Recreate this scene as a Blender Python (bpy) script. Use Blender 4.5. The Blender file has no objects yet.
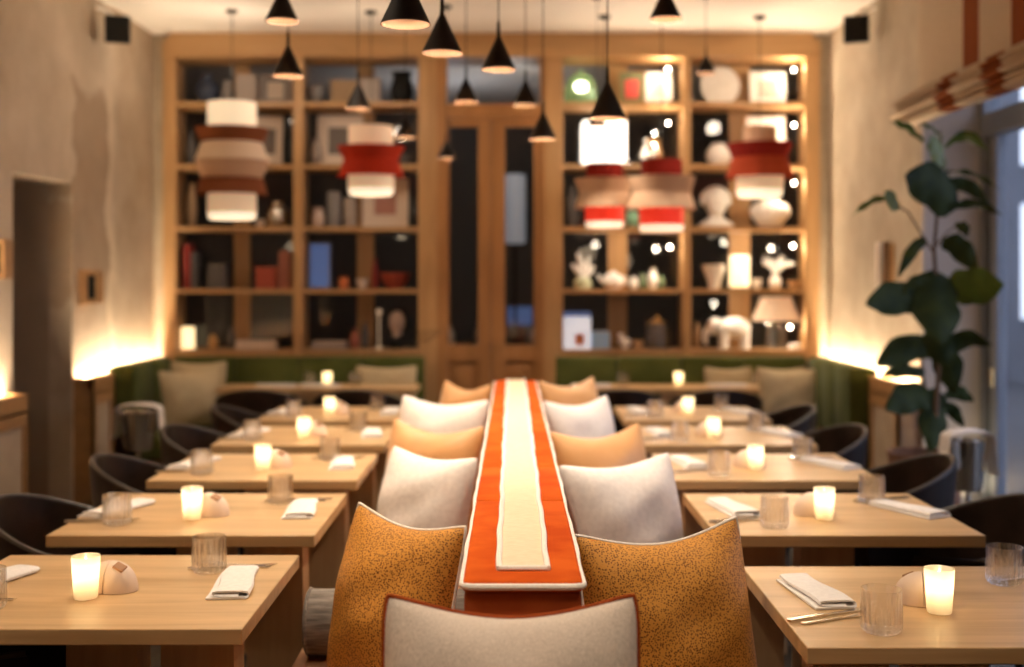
import bpy, bmesh, math, random
from mathutils import Vector, Matrix, Euler
random.seed(7)
S = bpy.context.scene
COL = S.collection
PI = math.pi
R = math.radians
F, HZ, CX, CH = 1190.0, 280.0, 512.0, 1.51      # focal length (px), horizon row, centre column, lens height

def PX(x, d): return (x - CX) * d / F
def PZ(y, d): return CH + (HZ - y) * d / F

# ------------------------------------------------------------------ materials
def nt(name):
    m = bpy.data.materials.new(name); m.use_nodes = True
    t = m.node_tree; b = t.nodes['Principled BSDF']
    return m, t, b
def setp(b, **k):
    for n, v in k.items():
        b.inputs[n.replace('_', ' ')].default_value = v
def rgb(c): return (c[0], c[1], c[2], 1.0)
def plain(name, c, rough=0.6, metal=0.0, **k):
    m, t, b = nt(name)
    setp(b, Base_Color=rgb(c), Roughness=rough, Metallic=metal)
    setp(b, **k)
    return m
def emit(name, c, s, base=(0.8, 0.8, 0.8)):
    m, t, b = nt(name)
    setp(b, Base_Color=rgb(base), Roughness=0.6)
    b.inputs['Emission Color'].default_value = rgb(c); b.inputs['Emission Strength'].default_value = s
    return m
def noise_mat(name, c1, c2, scale=(8, 8, 8), nscale=1.0, rough=0.6, bump=0.0, detail=4.0, lo=0.35, hi=0.65, **k):
    m, t, b = nt(name)
    N, L = t.nodes, t.links
    tc = N.new('ShaderNodeTexCoord'); mp = N.new('ShaderNodeMapping'); mp.inputs['Scale'].default_value = scale
    nz = N.new('ShaderNodeTexNoise'); nz.inputs['Scale'].default_value = nscale; nz.inputs['Detail'].default_value = detail
    cr = N.new('ShaderNodeValToRGB')
    cr.color_ramp.elements[0].position = lo; cr.color_ramp.elements[0].color = rgb(c1)
    cr.color_ramp.elements[1].position = hi; cr.color_ramp.elements[1].color = rgb(c2)
    L.new(tc.outputs['Object'], mp.inputs['Vector']); L.new(mp.outputs['Vector'], nz.inputs['Vector'])
    L.new(nz.outputs['Fac'], cr.inputs['Fac']); L.new(cr.outputs['Color'], b.inputs['Base Color'])
    if bump:
        bp = N.new('ShaderNodeBump'); bp.inputs['Strength'].default_value = bump; bp.inputs['Distance'].default_value = 0.01
        L.new(nz.outputs['Fac'], bp.inputs['Height']); L.new(bp.outputs['Normal'], b.inputs['Normal'])
    setp(b, Roughness=rough); setp(b, **k)
    return m
def wood(name, c1, c2, scale, rough=0.42):
    m, t, b = nt(name)
    N, L = t.nodes, t.links
    tc = N.new('ShaderNodeTexCoord'); mp = N.new('ShaderNodeMapping'); mp.inputs['Scale'].default_value = scale
    nz = N.new('ShaderNodeTexNoise'); nz.inputs['Scale'].default_value = 1.0; nz.inputs['Detail'].default_value = 6; nz.inputs['Distortion'].default_value = 0.6
    n2 = N.new('ShaderNodeTexNoise'); n2.inputs['Scale'].default_value = 0.25; n2.inputs['Detail'].default_value = 2
    mx = N.new('ShaderNodeMath'); mx.operation = 'MULTIPLY_ADD'; mx.inputs[1].default_value = 0.6
    h = N.new('ShaderNodeMath'); h.operation = 'MULTIPLY'; h.inputs[1].default_value = 0.4
    cr = N.new('ShaderNodeValToRGB')
    cr.color_ramp.elements[0].position = 0.36; cr.color_ramp.elements[0].color = rgb(c1)
    cr.color_ramp.elements[1].position = 0.62; cr.color_ramp.elements[1].color = rgb(c2)
    L.new(tc.outputs['Object'], mp.inputs['Vector'])
    L.new(mp.outputs['Vector'], nz.inputs['Vector']); L.new(mp.outputs['Vector'], n2.inputs['Vector'])
    L.new(n2.outputs['Fac'], h.inputs[0]); L.new(nz.outputs['Fac'], mx.inputs[0]); L.new(h.outputs[0], mx.inputs[2])
    L.new(mx.outputs[0], cr.inputs['Fac']); L.new(cr.outputs['Color'], b.inputs['Base Color'])
    setp(b, Roughness=rough)
    return m
def glass_mat(name, tint=(1, 1, 1), clear=0.55, ior=1.45, rough=0.0, coat=0.05):
    m = bpy.data.materials.new(name); m.use_nodes = True
    t = m.node_tree; N, L = t.nodes, t.links
    N.remove(N['Principled BSDF']); out = N['Material Output']
    g = N.new('ShaderNodeBsdfGlass'); g.inputs['Color'].default_value = rgb(tint); g.inputs['IOR'].default_value = ior; g.inputs['Roughness'].default_value = rough
    tr = N.new('ShaderNodeBsdfTransparent'); tr.inputs['Color'].default_value = rgb(tint)
    mx = N.new('ShaderNodeMixShader'); mx.inputs['Fac'].default_value = clear
    gl = N.new('ShaderNodeBsdfGlossy'); gl.inputs['Roughness'].default_value = 0.16
    m2 = N.new('ShaderNodeMixShader'); m2.inputs['Fac'].default_value = coat
    L.new(g.outputs[0], mx.inputs[1]); L.new(tr.outputs[0], mx.inputs[2]); L.new(mx.outputs[0], m2.inputs[1]); L.new(gl.outputs[0], m2.inputs[2])
    L.new(m2.outputs[0], out.inputs['Surface'])
    return m
def pane_mat(name, tint=(0.9, 0.9, 0.9), ior=1.5):
    m = bpy.data.materials.new(name); m.use_nodes = True
    t = m.node_tree; N, L = t.nodes, t.links
    N.remove(N['Principled BSDF']); out = N['Material Output']
    tr = N.new('ShaderNodeBsdfTransparent'); tr.inputs['Color'].default_value = rgb(tint)
    gl = N.new('ShaderNodeBsdfGlossy'); gl.inputs['Roughness'].default_value = 0.01
    fr = N.new('ShaderNodeFresnel'); fr.inputs['IOR'].default_value = ior
    mx = N.new('ShaderNodeMixShader')
    ge = N.new('ShaderNodeNewGeometry'); fm = N.new('ShaderNodeMath'); fm.operation = 'SUBTRACT'; fm.inputs[0].default_value = 1.0
    fx = N.new('ShaderNodeMath'); fx.operation = 'MULTIPLY'
    L.new(ge.outputs['Backfacing'], fm.inputs[1]); L.new(fr.outputs[0], fx.inputs[0]); L.new(fm.outputs[0], fx.inputs[1])
    L.new(fx.outputs[0], mx.inputs['Fac']); L.new(tr.outputs[0], mx.inputs[1]); L.new(gl.outputs[0], mx.inputs[2])
    L.new(mx.outputs[0], out.inputs['Surface'])
    return m
def translucent_mat(name, c, mixd=0.35, gloss=0.06):
    m = bpy.data.materials.new(name); m.use_nodes = True
    t = m.node_tree; N, L = t.nodes, t.links
    N.remove(N['Principled BSDF']); out = N['Material Output']
    tl = N.new('ShaderNodeBsdfTranslucent'); tl.inputs['Color'].default_value = rgb(c)
    df = N.new('ShaderNodeBsdfDiffuse'); df.inputs['Color'].default_value = rgb(c)
    gl = N.new('ShaderNodeBsdfGlossy'); gl.inputs['Roughness'].default_value = 0.15
    m1 = N.new('ShaderNodeMixShader'); m1.inputs['Fac'].default_value = mixd
    m2 = N.new('ShaderNodeMixShader'); m2.inputs['Fac'].default_value = gloss
    L.new(tl.outputs[0], m1.inputs[1]); L.new(df.outputs[0], m1.inputs[2])
    L.new(m1.outputs[0], m2.inputs[1]); L.new(gl.outputs[0], m2.inputs[2]); L.new(m2.outputs[0], out.inputs['Surface'])
    return m

M = {}
M['oak'] = wood('oak_top', (0.44, 0.268, 0.118), (0.60, 0.39, 0.192), (2.2, 26, 26), 0.36)
M['oak_leg'] = wood('oak_leg', (0.36, 0.21, 0.10), (0.48, 0.30, 0.155), (20, 20, 2), 0.5)
M['case'] = wood('bookcase_wood', (0.36, 0.195, 0.078), (0.46, 0.265, 0.112), (14, 14, 2), 0.45)
M['case_h'] = wood('bookcase_wood_level', (0.36, 0.195, 0.078), (0.46, 0.265, 0.112), (2, 14, 14), 0.45)
M['door'] = wood('door_wood', (0.30, 0.135, 0.045), (0.39, 0.185, 0.065), (14, 14, 2), 0.42)
M['dark_wood'] = wood('dark_wood', (0.10, 0.05, 0.022), (0.15, 0.075, 0.035), (2, 14, 14), 0.5)
M['wain'] = wood('wainscot_wood', (0.33, 0.17, 0.065), (0.42, 0.23, 0.09), (14, 2, 14), 0.45)
M['floor'] = wood('floor_boards', (0.030, 0.022, 0.015), (0.055, 0.04, 0.027), (12, 1.5, 12), 0.5)
M['ceil'] = noise_mat('ceiling_plaster', (0.74, 0.68, 0.60), (0.80, 0.74, 0.66), (1, 1, 1), 1.5, 0.8)
M['panel'] = noise_mat('wall_panel_cloth', (0.42, 0.32, 0.22), (0.50, 0.39, 0.28), (1, 6, 6), 1.0, 0.8)
M['green'] = noise_mat('green_velvet', (0.052, 0.064, 0.013), (0.090, 0.104, 0.026), (3, 3, 3), 1.0, 0.9, Sheen_Weight=0.06, Sheen_Roughness=0.5, Specular_IOR_Level=0.15)
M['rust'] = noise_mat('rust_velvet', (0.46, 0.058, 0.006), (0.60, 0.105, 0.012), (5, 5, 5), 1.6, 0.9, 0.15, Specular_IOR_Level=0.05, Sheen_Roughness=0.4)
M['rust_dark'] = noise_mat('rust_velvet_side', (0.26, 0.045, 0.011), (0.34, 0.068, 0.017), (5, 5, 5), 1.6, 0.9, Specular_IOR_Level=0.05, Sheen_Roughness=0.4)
M['cream'] = noise_mat('cream_runner', (0.74, 0.56, 0.37), (0.80, 0.63, 0.44), (50, 160, 50), 1.0, 0.85, 0.15)
M['cord'] = noise_mat('white_cord', (0.80, 0.73, 0.64), (0.88, 0.82, 0.74), (200, 200, 200), 1.0, 0.8)
M['white_linen'] = noise_mat('white_linen', (0.78, 0.70, 0.645), (0.86, 0.78, 0.72), (60, 60, 60), 1.0, 0.85, 0.1)
M['oat'] = noise_mat('oat_weave', (0.51, 0.415, 0.34), (0.73, 0.62, 0.525), (620, 620, 70), 1.0, 0.9, 0.15, detail=2)
M['tan'] = noise_mat('tan_satin', (0.55, 0.27, 0.095), (0.62, 0.32, 0.12), (8, 8, 8), 1.0, 0.42, Sheen_Weight=0.2)
M['seat_fab'] = noise_mat('seat_cloth', (0.30, 0.13, 0.055), (0.38, 0.18, 0.08), (20, 20, 20), 1.0, 0.8)
M['beige'] = noise_mat('beige_linen', (0.40, 0.32, 0.19), (0.48, 0.39, 0.245), (60, 60, 60), 1.0, 0.9)
M['grey_fab'] = noise_mat('grey_fabric', (0.13, 0.105, 0.085), (0.27, 0.225, 0.185), (120, 120, 14), 1.0, 0.9, 0.2)
M['leather'] = noise_mat('dark_leather', (0.014, 0.0075, 0.0045), (0.026, 0.014, 0.009), (9, 9, 9), 1.0, 0.42, Specular_IOR_Level=0.16)
M['rim'] = plain('chair_rim', (0.030, 0.018, 0.012), 0.45)
M['black'] = plain('black_metal', (0.008, 0.007, 0.006), 0.55, Specular_IOR_Level=0.2)
M['cone_out'] = plain('cone_black', (0.016, 0.010, 0.007), 0.6, Specular_IOR_Level=0.2)
M['cone_in'] = plain('cone_lining', (0.36, 0.21, 0.125), 0.7)
M['steel'] = plain('steel', (0.72, 0.68, 0.62), 0.2, 1.0)
M['brass'] = plain('brass', (0.75, 0.50, 0.22), 0.25, 1.0)
M['napkin'] = noise_mat('napkin_linen', (0.74, 0.69, 0.65), (0.80, 0.755, 0.715), (80, 80, 80), 1.0, 0.9)
M['pebble'] = noise_mat('pebble_ceramic', (0.72, 0.55, 0.42), (0.80, 0.63, 0.50), (12, 12, 12), 1.0, 0.55)
M['patch'] = plain('pebble_patch', (0.36, 0.17, 0.07), 0.6)
M['tumbler'] = glass_mat('tumbler_glass', (1, 0.995, 0.99), 0.62)
M['pane'] = pane_mat('pane_glass')
M['cup'] = translucent_mat('frosted_cup', (0.97, 0.90, 0.74), 0.25)
M['wax'] = plain('candle_wax', (1.0, 0.86, 0.58), 0.5, Subsurface_Weight=1.0, Subsurface_Scale=0.02, Subsurface_Radius=(1.0, 0.75, 0.4))
M['flame'] = emit('flame', (1.0, 0.74, 0.40), 40)
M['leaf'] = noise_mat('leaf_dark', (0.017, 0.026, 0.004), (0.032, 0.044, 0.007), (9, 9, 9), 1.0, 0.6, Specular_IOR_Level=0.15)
M['leaf_green'] = noise_mat('leaf_bright', (0.06, 0.10, 0.012), (0.09, 0.14, 0.018), (9, 9, 9), 1.0, 0.55, Specular_IOR_Level=0.2)  # brighter green than the dark leaves
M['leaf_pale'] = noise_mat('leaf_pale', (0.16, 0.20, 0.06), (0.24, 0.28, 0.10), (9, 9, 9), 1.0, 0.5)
M['bark'] = noise_mat('plant_stem', (0.10, 0.055, 0.028), (0.16, 0.095, 0.05), (20, 20, 6), 1.0, 0.8)
M['terracotta'] = noise_mat('planter_clay', (0.20, 0.085, 0.045), (0.26, 0.12, 0.065), (8, 8, 8), 1.0, 0.8)
M['soil'] = plain('soil', (0.03, 0.02, 0.014), 0.95)
M['win_frame'] = noise_mat('window_paint', (0.20, 0.22, 0.25), (0.24, 0.26, 0.29), (2, 2, 2), 1.0, 0.5)
M['win_dark'] = plain('window_seal', (0.05, 0.06, 0.08), 0.5)
M['reveal'] = noise_mat('reveal_plaster', (0.46, 0.41, 0.36), (0.54, 0.49, 0.43), (2, 2, 2), 1.0, 0.85)
M['facade'] = noise_mat('street_facade', (0.085, 0.09, 0.10), (0.11, 0.115, 0.125), (1, 1, 1), 1.0, 0.8)
M['street'] = noise_mat('street_asphalt', (0.035, 0.037, 0.042), (0.05, 0.052, 0.058), (1, 1, 1), 2.0, 0.8)
M['lit_shop'] = emit('lit_shop', (0.75, 0.85, 1.0), 1.1)
M['led'] = emit('led_strip', (1.0, 0.80, 0.55), 300)
M['white'] = plain('white_ceramic', (0.85, 0.83, 0.79), 0.4)
M['white_matt'] = noise_mat('white_plaster', (0.80, 0.76, 0.70), (0.88, 0.84, 0.78), (14, 14, 14), 1.0, 0.7)
M['cone_bulb'] = emit('cone_bulb', (1.0, 0.80, 0.58), 2)
M['bulb'] = emit('bulb', (1.0, 0.86, 0.66), 30)
M['blind_line'] = plain('blind_shadowline', (0.30, 0.20, 0.12), 0.9)
M['dark_room'] = plain('showroom_dark', (0.08, 0.068, 0.06), 0.8)
M['passage'] = noise_mat('passage_plaster', (0.30, 0.23, 0.165), (0.36, 0.28, 0.20), (2, 2, 2), 1.0, 0.9)
for k, c in dict(red_box=(0.30, 0.045, 0.022), pink_box=(0.36, 0.12, 0.08), darkred=(0.25, 0.02, 0.015), navy=(0.03, 0.04, 0.07),
                 stone=(0.34, 0.28, 0.24), ashen=(0.22, 0.20, 0.19), basket=(0.30, 0.19, 0.10), mount=(0.70, 0.58, 0.47),
                 photo=(0.16, 0.13, 0.11), pinkart=(0.42, 0.19, 0.14), orange_pot=(0.60, 0.17, 0.05), amber=(0.55, 0.30, 0.10),
                 art_green=(0.12, 0.16, 0.07), art_red=(0.60, 0.07, 0.06), sky=(0.30, 0.48, 0.72), sprig=(0.55, 0.62, 0.42),
                 teal=(0.30, 0.62, 0.42), tan_pot=(0.55, 0.36, 0.20), shade_tan=(0.60, 0.40, 0.27), shade_brown=(0.20, 0.065, 0.028),
                 shade_red=(0.42, 0.035, 0.015), shade_dark=(0.20, 0.015, 0.010), shade_cream=(0.80, 0.64, 0.49), shade_rust=(0.36, 0.055, 0.022),
                 rose=(0.62, 0.48, 0.40), smoke=(0.10, 0.09, 0.085)).items():
    M[k] = plain(k, c, 0.9 if k.startswith('shade') else 0.6, Specular_IOR_Level=0.1 if k.startswith('shade') else 0.5)
M['lit_white'] = emit('lit_shade_white', (1.0, 0.76, 0.48), 0.66, (0.60, 0.50, 0.38))
M['lit_cream'] = emit('lit_shade_cream', (1.0, 0.66, 0.38), 0.30, (0.8, 0.66, 0.5))
M['lit_soft'] = emit('lit_shade_soft', (1.0, 0.62, 0.36), 0.28, (0.75, 0.58, 0.43))
M['lit_red'] = emit('lit_shade_red', (1.0, 0.04, 0.016), 0.55, (0.7, 0.05, 0.03))
M['lit_rim'] = emit('lit_rim', (1.0, 0.78, 0.52), 0.9)
M['lit_box'] = emit('lit_box', (1.0, 0.93, 0.80), 2.2)
M['lit_tube'] = emit('lit_tube', (1.0, 0.72, 0.36), 1.5)
M['lit_blue'] = emit('lit_blue', (0.22, 0.34, 0.75), 0.22, (0.05, 0.08, 0.16))
M['paper'] = emit('lamp_paper', (0.85, 0.9, 1.0), 0.16, (0.4, 0.4, 0.42))
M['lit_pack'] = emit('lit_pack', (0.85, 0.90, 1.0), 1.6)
M['green_glass'] = plain('green_glass', (0.35, 0.50, 0.30), 0.1, 0.0, Transmission_Weight=0.6)
M['clear_glass'] = glass_mat('clear_glass', (0.97, 0.97, 0.95), 0.45)

def leopard_mat():
    m, t, b = nt('leopard_weave'); N, L = t.nodes, t.links
    tc = N.new('ShaderNodeTexCoord')
    nz = N.new('ShaderNodeTexNoise'); nz.inputs['Scale'].default_value = 60; nz.inputs['Detail'].default_value = 1
    mixv = N.new('ShaderNodeMix'); mixv.data_type = 'VECTOR'; mixv.inputs['Factor'].default_value = 0.004
    v = N.new('ShaderNodeTexVoronoi'); v.inputs['Scale'].default_value = 210
    cr = N.new('ShaderNodeValToRGB')
    cr.color_ramp.elements[0].position = 0.22; cr.color_ramp.elements[0].color = (0.12, 0.038, 0.007, 1)
    cr.color_ramp.elements[1].position = 0.52; cr.color_ramp.elements[1].color = (0.62, 0.275, 0.045, 1)
    L.new(tc.outputs['Object'], mixv.inputs[4]); L.new(nz.outputs['Color'], mixv.inputs[5]); L.new(tc.outputs['Object'], nz.inputs['Vector'])
    L.new(mixv.outputs[1], v.inputs['Vector']); L.new(v.outputs['Distance'], cr.inputs['Fac']); L.new(cr.outputs['Color'], b.inputs['Base Color'])
    setp(b, Roughness=0.55, Specular_IOR_Level=0.25)
    return m
M['leopard'] = leopard_mat()

def plaster_mat(name, patch=None, dark_from=None, lo=(0.40, 0.31, 0.215), hi=(0.62, 0.51, 0.385)):
    """Lime-washed plaster, mottled; PATCH: (y0, y1, z0, z1) a darker damp stain with a wandering edge; DARK_FROM: y past which the coat is a browner one."""
    m, t, b = nt(name); N, L = t.nodes, t.links
    tc = N.new('ShaderNodeTexCoord')
    n1 = N.new('ShaderNodeTexNoise'); n1.inputs['Scale'].default_value = 1.5; n1.inputs['Detail'].default_value = 9; n1.inputs['Roughness'].default_value = 0.70
    cr = N.new('ShaderNodeValToRGB')
    cr.color_ramp.elements[0].position = 0.30; cr.color_ramp.elements[0].color = rgb(lo)
    cr.color_ramp.elements[1].position = 0.70; cr.color_ramp.elements[1].color = rgb(hi)
    L.new(tc.outputs['Object'], n1.inputs['Vector']); L.new(n1.outputs['Fac'], cr.inputs['Fac'])
    col = cr.outputs['Color']
    sp = N.new('ShaderNodeSeparateXYZ')
    n2 = N.new('ShaderNodeTexNoise'); n2.inputs['Scale'].default_value = 2.6; n2.inputs['Detail'].default_value = 3
    L.new(tc.outputs['Object'], n2.inputs['Vector'])
    mv = N.new('ShaderNodeVectorMath'); mv.operation = 'MULTIPLY_ADD'; mv.inputs[1].default_value = (0.45, 0.45, 0.45)
    L.new(n2.outputs['Color'], mv.inputs[0]); L.new(tc.outputs['Object'], mv.inputs[2]); L.new(mv.outputs[0], sp.inputs[0])
    def step(sock, edge, width, up=True):
        r = N.new('ShaderNodeMapRange'); r.inputs['From Min'].default_value = edge - width; r.inputs['From Max'].default_value = edge + width
        if not up: r.inputs['To Min'].default_value, r.inputs['To Max'].default_value = 1.0, 0.0
        L.new(sock, r.inputs['Value']); return r.outputs['Result']
    def mul(a, c):
        q = N.new('ShaderNodeMath'); q.operation = 'MULTIPLY'; L.new(a, q.inputs[0])
        if isinstance(c, float): q.inputs[1].default_value = c
        else: L.new(c, q.inputs[1])
        return q.outputs[0]
    def tint(col, fac, c):
        x = N.new('ShaderNodeMix'); x.data_type = 'RGBA'; x.blend_type = 'MULTIPLY'; x.inputs[7].default_value = rgb(c)
        L.new(fac, x.inputs[0]); L.new(col, x.inputs[6]); return x.outputs[2]
    if patch:
        y0, y1, z0, z1 = patch
        a = mul(mul(step(sp.outputs['Y'], y0, 0.014), step(sp.outputs['Y'], y1, 0.014, False)), mul(step(sp.outputs['Z'], z0, 0.15), step(sp.outputs['Z'], z1, 0.04, False)))
        col = tint(col, mul(a, 0.9), (0.66, 0.58, 0.51))
        c = mul(mul(step(sp.outputs['Y'], y1, 0.02), step(sp.outputs['Y'], y1 + 0.10, 0.03, False)), step(sp.outputs['Z'], z1 + 0.1, 0.1, False))
        col = tint(col, c, (1.22, 1.22, 1.20))
    if dark_from:
        col = tint(col, mul(step(sp.outputs['Y'], dark_from, 0.06), 0.8), (0.84, 0.79, 0.73))
    L.new(col, b.inputs['Base Color'])
    bp = N.new('ShaderNodeBump'); bp.inputs['Strength'].default_value = 0.25; bp.inputs['Distance'].default_value = 0.02
    L.new(n1.outputs['Fac'], bp.inputs['Height']); L.new(bp.outputs['Normal'], b.inputs['Normal'])
    setp(b, Roughness=0.9)
    return m
M['plaster_l'] = plaster_mat('plaster_left', (7.74, 8.45, 1.55, 2.98), 8.60)
M['plaster'] = plaster_mat('plaster_right', lo=(0.29, 0.22, 0.15), hi=(0.50, 0.405, 0.295))

def blind_mat():
    m, t, b = nt('blind_fabric'); N, L = t.nodes, t.links
    tc = N.new('ShaderNodeTexCoord'); sp = N.new('ShaderNodeSeparateXYZ'); L.new(tc.outputs['Object'], sp.inputs[0])
    a = N.new('ShaderNodeMath'); a.operation = 'ADD'; a.inputs[1].default_value = 10 * 0.62 - 6.18
    fr = N.new('ShaderNodeMath'); fr.operation = 'MODULO'; fr.inputs[1].default_value = 0.62
    lt = N.new('ShaderNodeMath'); lt.operation = 'LESS_THAN'; lt.inputs[1].default_value = 0.22
    nz = N.new('ShaderNodeTexNoise'); nz.inputs['Scale'].default_value = 60
    cr = N.new('ShaderNodeValToRGB'); cr.color_ramp.elements[0].color = (0.44, 0.34, 0.24, 1); cr.color_ramp.elements[1].color = (0.54, 0.43, 0.32, 1)
    mx = N.new('ShaderNodeMix'); mx.data_type = 'RGBA'; mx.inputs[7].default_value = (0.20, 0.05, 0.010, 1)
    L.new(tc.outputs['Object'], nz.inputs['Vector']); L.new(nz.outputs['Fac'], cr.inputs['Fac'])
    L.new(sp.outputs['Y'], a.inputs[0]); L.new(a.outputs[0], fr.inputs[0]); L.new(fr.outputs[0], lt.inputs[0])
    l2 = N.new('ShaderNodeMath'); l2.operation = 'LESS_THAN'; l2.inputs[1].default_value = 6.6; L.new(sp.outputs['Y'], l2.inputs[0])
    l3 = N.new('ShaderNodeMath'); l3.operation = 'MULTIPLY'; L.new(lt.outputs[0], l3.inputs[0]); L.new(l2.outputs[0], l3.inputs[1])
    L.new(l3.outputs[0], mx.inputs[0]); L.new(cr.outputs['Color'], mx.inputs[6]); L.new(mx.outputs[2], b.inputs['Base Color'])
    setp(b, Roughness=0.95, Specular_IOR_Level=0.1)
    return m
M['blind'] = blind_mat()

# ------------------------------------------------------------------ mesh builder
class MB:
    def __init__(s): s.bm = bmesh.new(); s.mi = 0
    def faces(s, vs, fs):
        v = [s.bm.verts.new(p) for p in vs]
        for f in fs:
            try:
                q = s.bm.faces.new([v[i] for i in f]); q.material_index = s.mi
            except ValueError: pass
        return v
    def box(s, x0, x1, y0, y1, z0, z1, bev=0.0, rot=None, seg=2):
        b = bmesh.new()
        bmesh.ops.create_cube(b, size=1)
        for v in b.verts:
            v.co = Vector(((x0 + x1) / 2 + v.co.x * (x1 - x0), (y0 + y1) / 2 + v.co.y * (y1 - y0), (z0 + z1) / 2 + v.co.z * (z1 - z0)))
        if bev: bmesh.ops.bevel(b, geom=list(b.edges), offset=bev, segments=seg, affect='EDGES', profile=0.5)
        if rot is not None: bmesh.ops.transform(b, matrix=rot, verts=b.verts)
        s.add(b); return s
    def add(s, b):
        b.verts.index_update()
        s.faces([v.co.copy() for v in b.verts], [[v.index for v in f.verts] for f in b.faces]); b.free()
    def lathe(s, prof, seg=32, c=(0, 0, 0), rib=0.0, nrib=0, ribz=None, sx=1.0, sy=1.0):
        vs, fs = [], []
        for (r, z) in prof:
            for k in range(seg):
                a = 2 * PI * k / seg
                q = r
                if nrib and (ribz is None or ribz[0] <= z <= ribz[1]): q = r * (1 + rib * math.cos(nrib * a))
                vs.append((c[0] + q * math.cos(a) * sx, c[1] + q * math.sin(a) * sy, c[2] + z))
        n = len(prof)
        for i in range(n - 1):
            for k in range(seg):
                k2 = (k + 1) % seg
                fs.append((i * seg + k, i * seg + k2, (i + 1) * seg + k2, (i + 1) * seg + k))
        if prof[0][0] > 1e-6: fs.append(tuple(range(seg - 1, -1, -1)))
        if prof[-1][0] > 1e-6: fs.append(tuple((n - 1) * seg + k for k in range(seg)))
        s.faces(vs, fs); return s
    def lathe_open(s, prof, seg=32, c=(0, 0, 0)):
        vs, fs = [], []
        for (r, z) in prof:
            for k in range(seg):
                a = 2 * PI * k / seg; vs.append((c[0] + r * math.cos(a), c[1] + r * math.sin(a), c[2] + z))
        for i in range(len(prof) - 1):
            for k in range(seg):
                k2 = (k + 1) % seg
                fs.append((i * seg + k, i * seg + k2, (i + 1) * seg + k2, (i + 1) * seg + k))
        s.faces(vs, fs); return s
    def tube(s, pts, r, seg=8, closed=False):
        pts = [Vector(p) for p in pts]; n = len(pts); vs, fs = [], []
        up = None
        for i, p in enumerate(pts):
            if closed: t = pts[(i + 1) % n] - pts[i - 1]
            else: t = pts[min(i + 1, n - 1)] - pts[max(i - 1, 0)]
            t.normalize()
            if up is None:
                up = Vector((0, 0, 1)) if abs(t.z) < 0.9 else Vector((1, 0, 0))
            up = (up - t * up.dot(t)).normalized(); sd = t.cross(up)
            rr = r[i] if isinstance(r, (list, tuple)) else r
            for k in range(seg):
                a = 2 * PI * k / seg; vs.append(p + (up * math.cos(a) + sd * math.sin(a)) * rr)
        m = n if closed else n - 1
        for i in range(m):
            j = (i + 1) % n
            for k in range(seg):
                k2 = (k + 1) % seg; fs.append((i * seg + k, i * seg + k2, j * seg + k2, j * seg + k))
        if not closed:
            fs.append(tuple(range(seg - 1, -1, -1))); fs.append(tuple((n - 1) * seg + k for k in range(seg)))
        s.faces(vs, fs); return s
    def prism(s, poly, axis, a0, a1):
        """poly in the plane across AXIS ('x': (y,z), 'y': (x,z), 'z': (x,y)), extruded from a0 to a1."""
        def P3(p, a): return (a, p[0], p[1]) if axis == 'x' else (p[0], a, p[1]) if axis == 'y' else (p[0], p[1], a)
        n = len(poly); vs = [P3(p, a0) for p in poly] + [P3(p, a1) for p in poly]
        fs = [tuple(range(n))[::-1], tuple(range(n, 2 * n))] + [(i, (i + 1) % n, n + (i + 1) % n, n + i) for i in range(n)]
        s.faces(vs, fs); return s
    def sphere(s, c, r, sx=1, sy=1, sz=1, u=20, v=12):
        prof = [(max(r * math.sin(PI * i / v), 0 if i in (0, v) else 0), -r * math.cos(PI * i / v) * sz) for i in range(v + 1)]
        prof[0] = (1e-5, prof[0][1]); prof[-1] = (1e-5, prof[-1][1])
        return s.lathe(prof, u, c, sx=sx, sy=sy)
    def build(s, name, mat, parent=None, smooth=False, loc=None, recalc=True, mats=None):
        if recalc: bmesh.ops.recalc_face_normals(s.bm, faces=s.bm.faces)
        me = bpy.data.meshes.new(name); s.bm.to_mesh(me); s.bm.free()
        for m in (mats or [mat]): me.materials.append(m)
        if smooth:
            for p in me.polygons: p.use_smooth = True
            try: me.set_sharp_from_angle(angle=R(38))
            except Exception: pass
        o = bpy.data.objects.new(name, me); COL.objects.link(o)
        if parent is not None: o.parent = parent
        if loc is not None: o.location = loc
        return o

def tag(o, label, cat, group=None):
    o['label'] = label; o['category'] = cat
    if group: o['group'] = group
    return o
def thing(name, label, cat, loc=(0, 0, 0), rotz=0.0, group=None):
    o = bpy.data.objects.new(name, None); COL.objects.link(o); o.empty_display_size = 0.05
    o.location = loc; o.rotation_euler = (0, 0, rotz)
    return tag(o, label, cat, group)
def struct(o, label=None):
    o['kind'] = 'structure'
    if label: o['label'] = label
    return o
def dup(root, loc, rot=None, label=None, group=None):
    r = root.copy(); COL.objects.link(r); r.location = loc
    if rot is not None: r.rotation_euler = rot
    if label: r['label'] = label
    if group: r['group'] = group
    for ch in list(root.children):
        c = ch.copy(); COL.objects.link(c); c.parent = r
        for g in ch.children:
            d = g.copy(); COL.objects.link(d); d.parent = c
    return r
def light(kind, loc, energy, color=(1, 0.83, 0.64), size=0.03, name='lamp_light', **k):
    l = bpy.data.lights.new(name, kind); l.energy = energy; l.color = color
    if kind in ('POINT', 'SPOT'): l.shadow_soft_size = size
    for a, v in k.items(): setattr(l, a, v)
    o = bpy.data.objects.new(name, l); COL.objects.link(o); o.location = loc
    return o
ORD = ['front', 'second', 'third', 'fourth', 'fifth']

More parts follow.
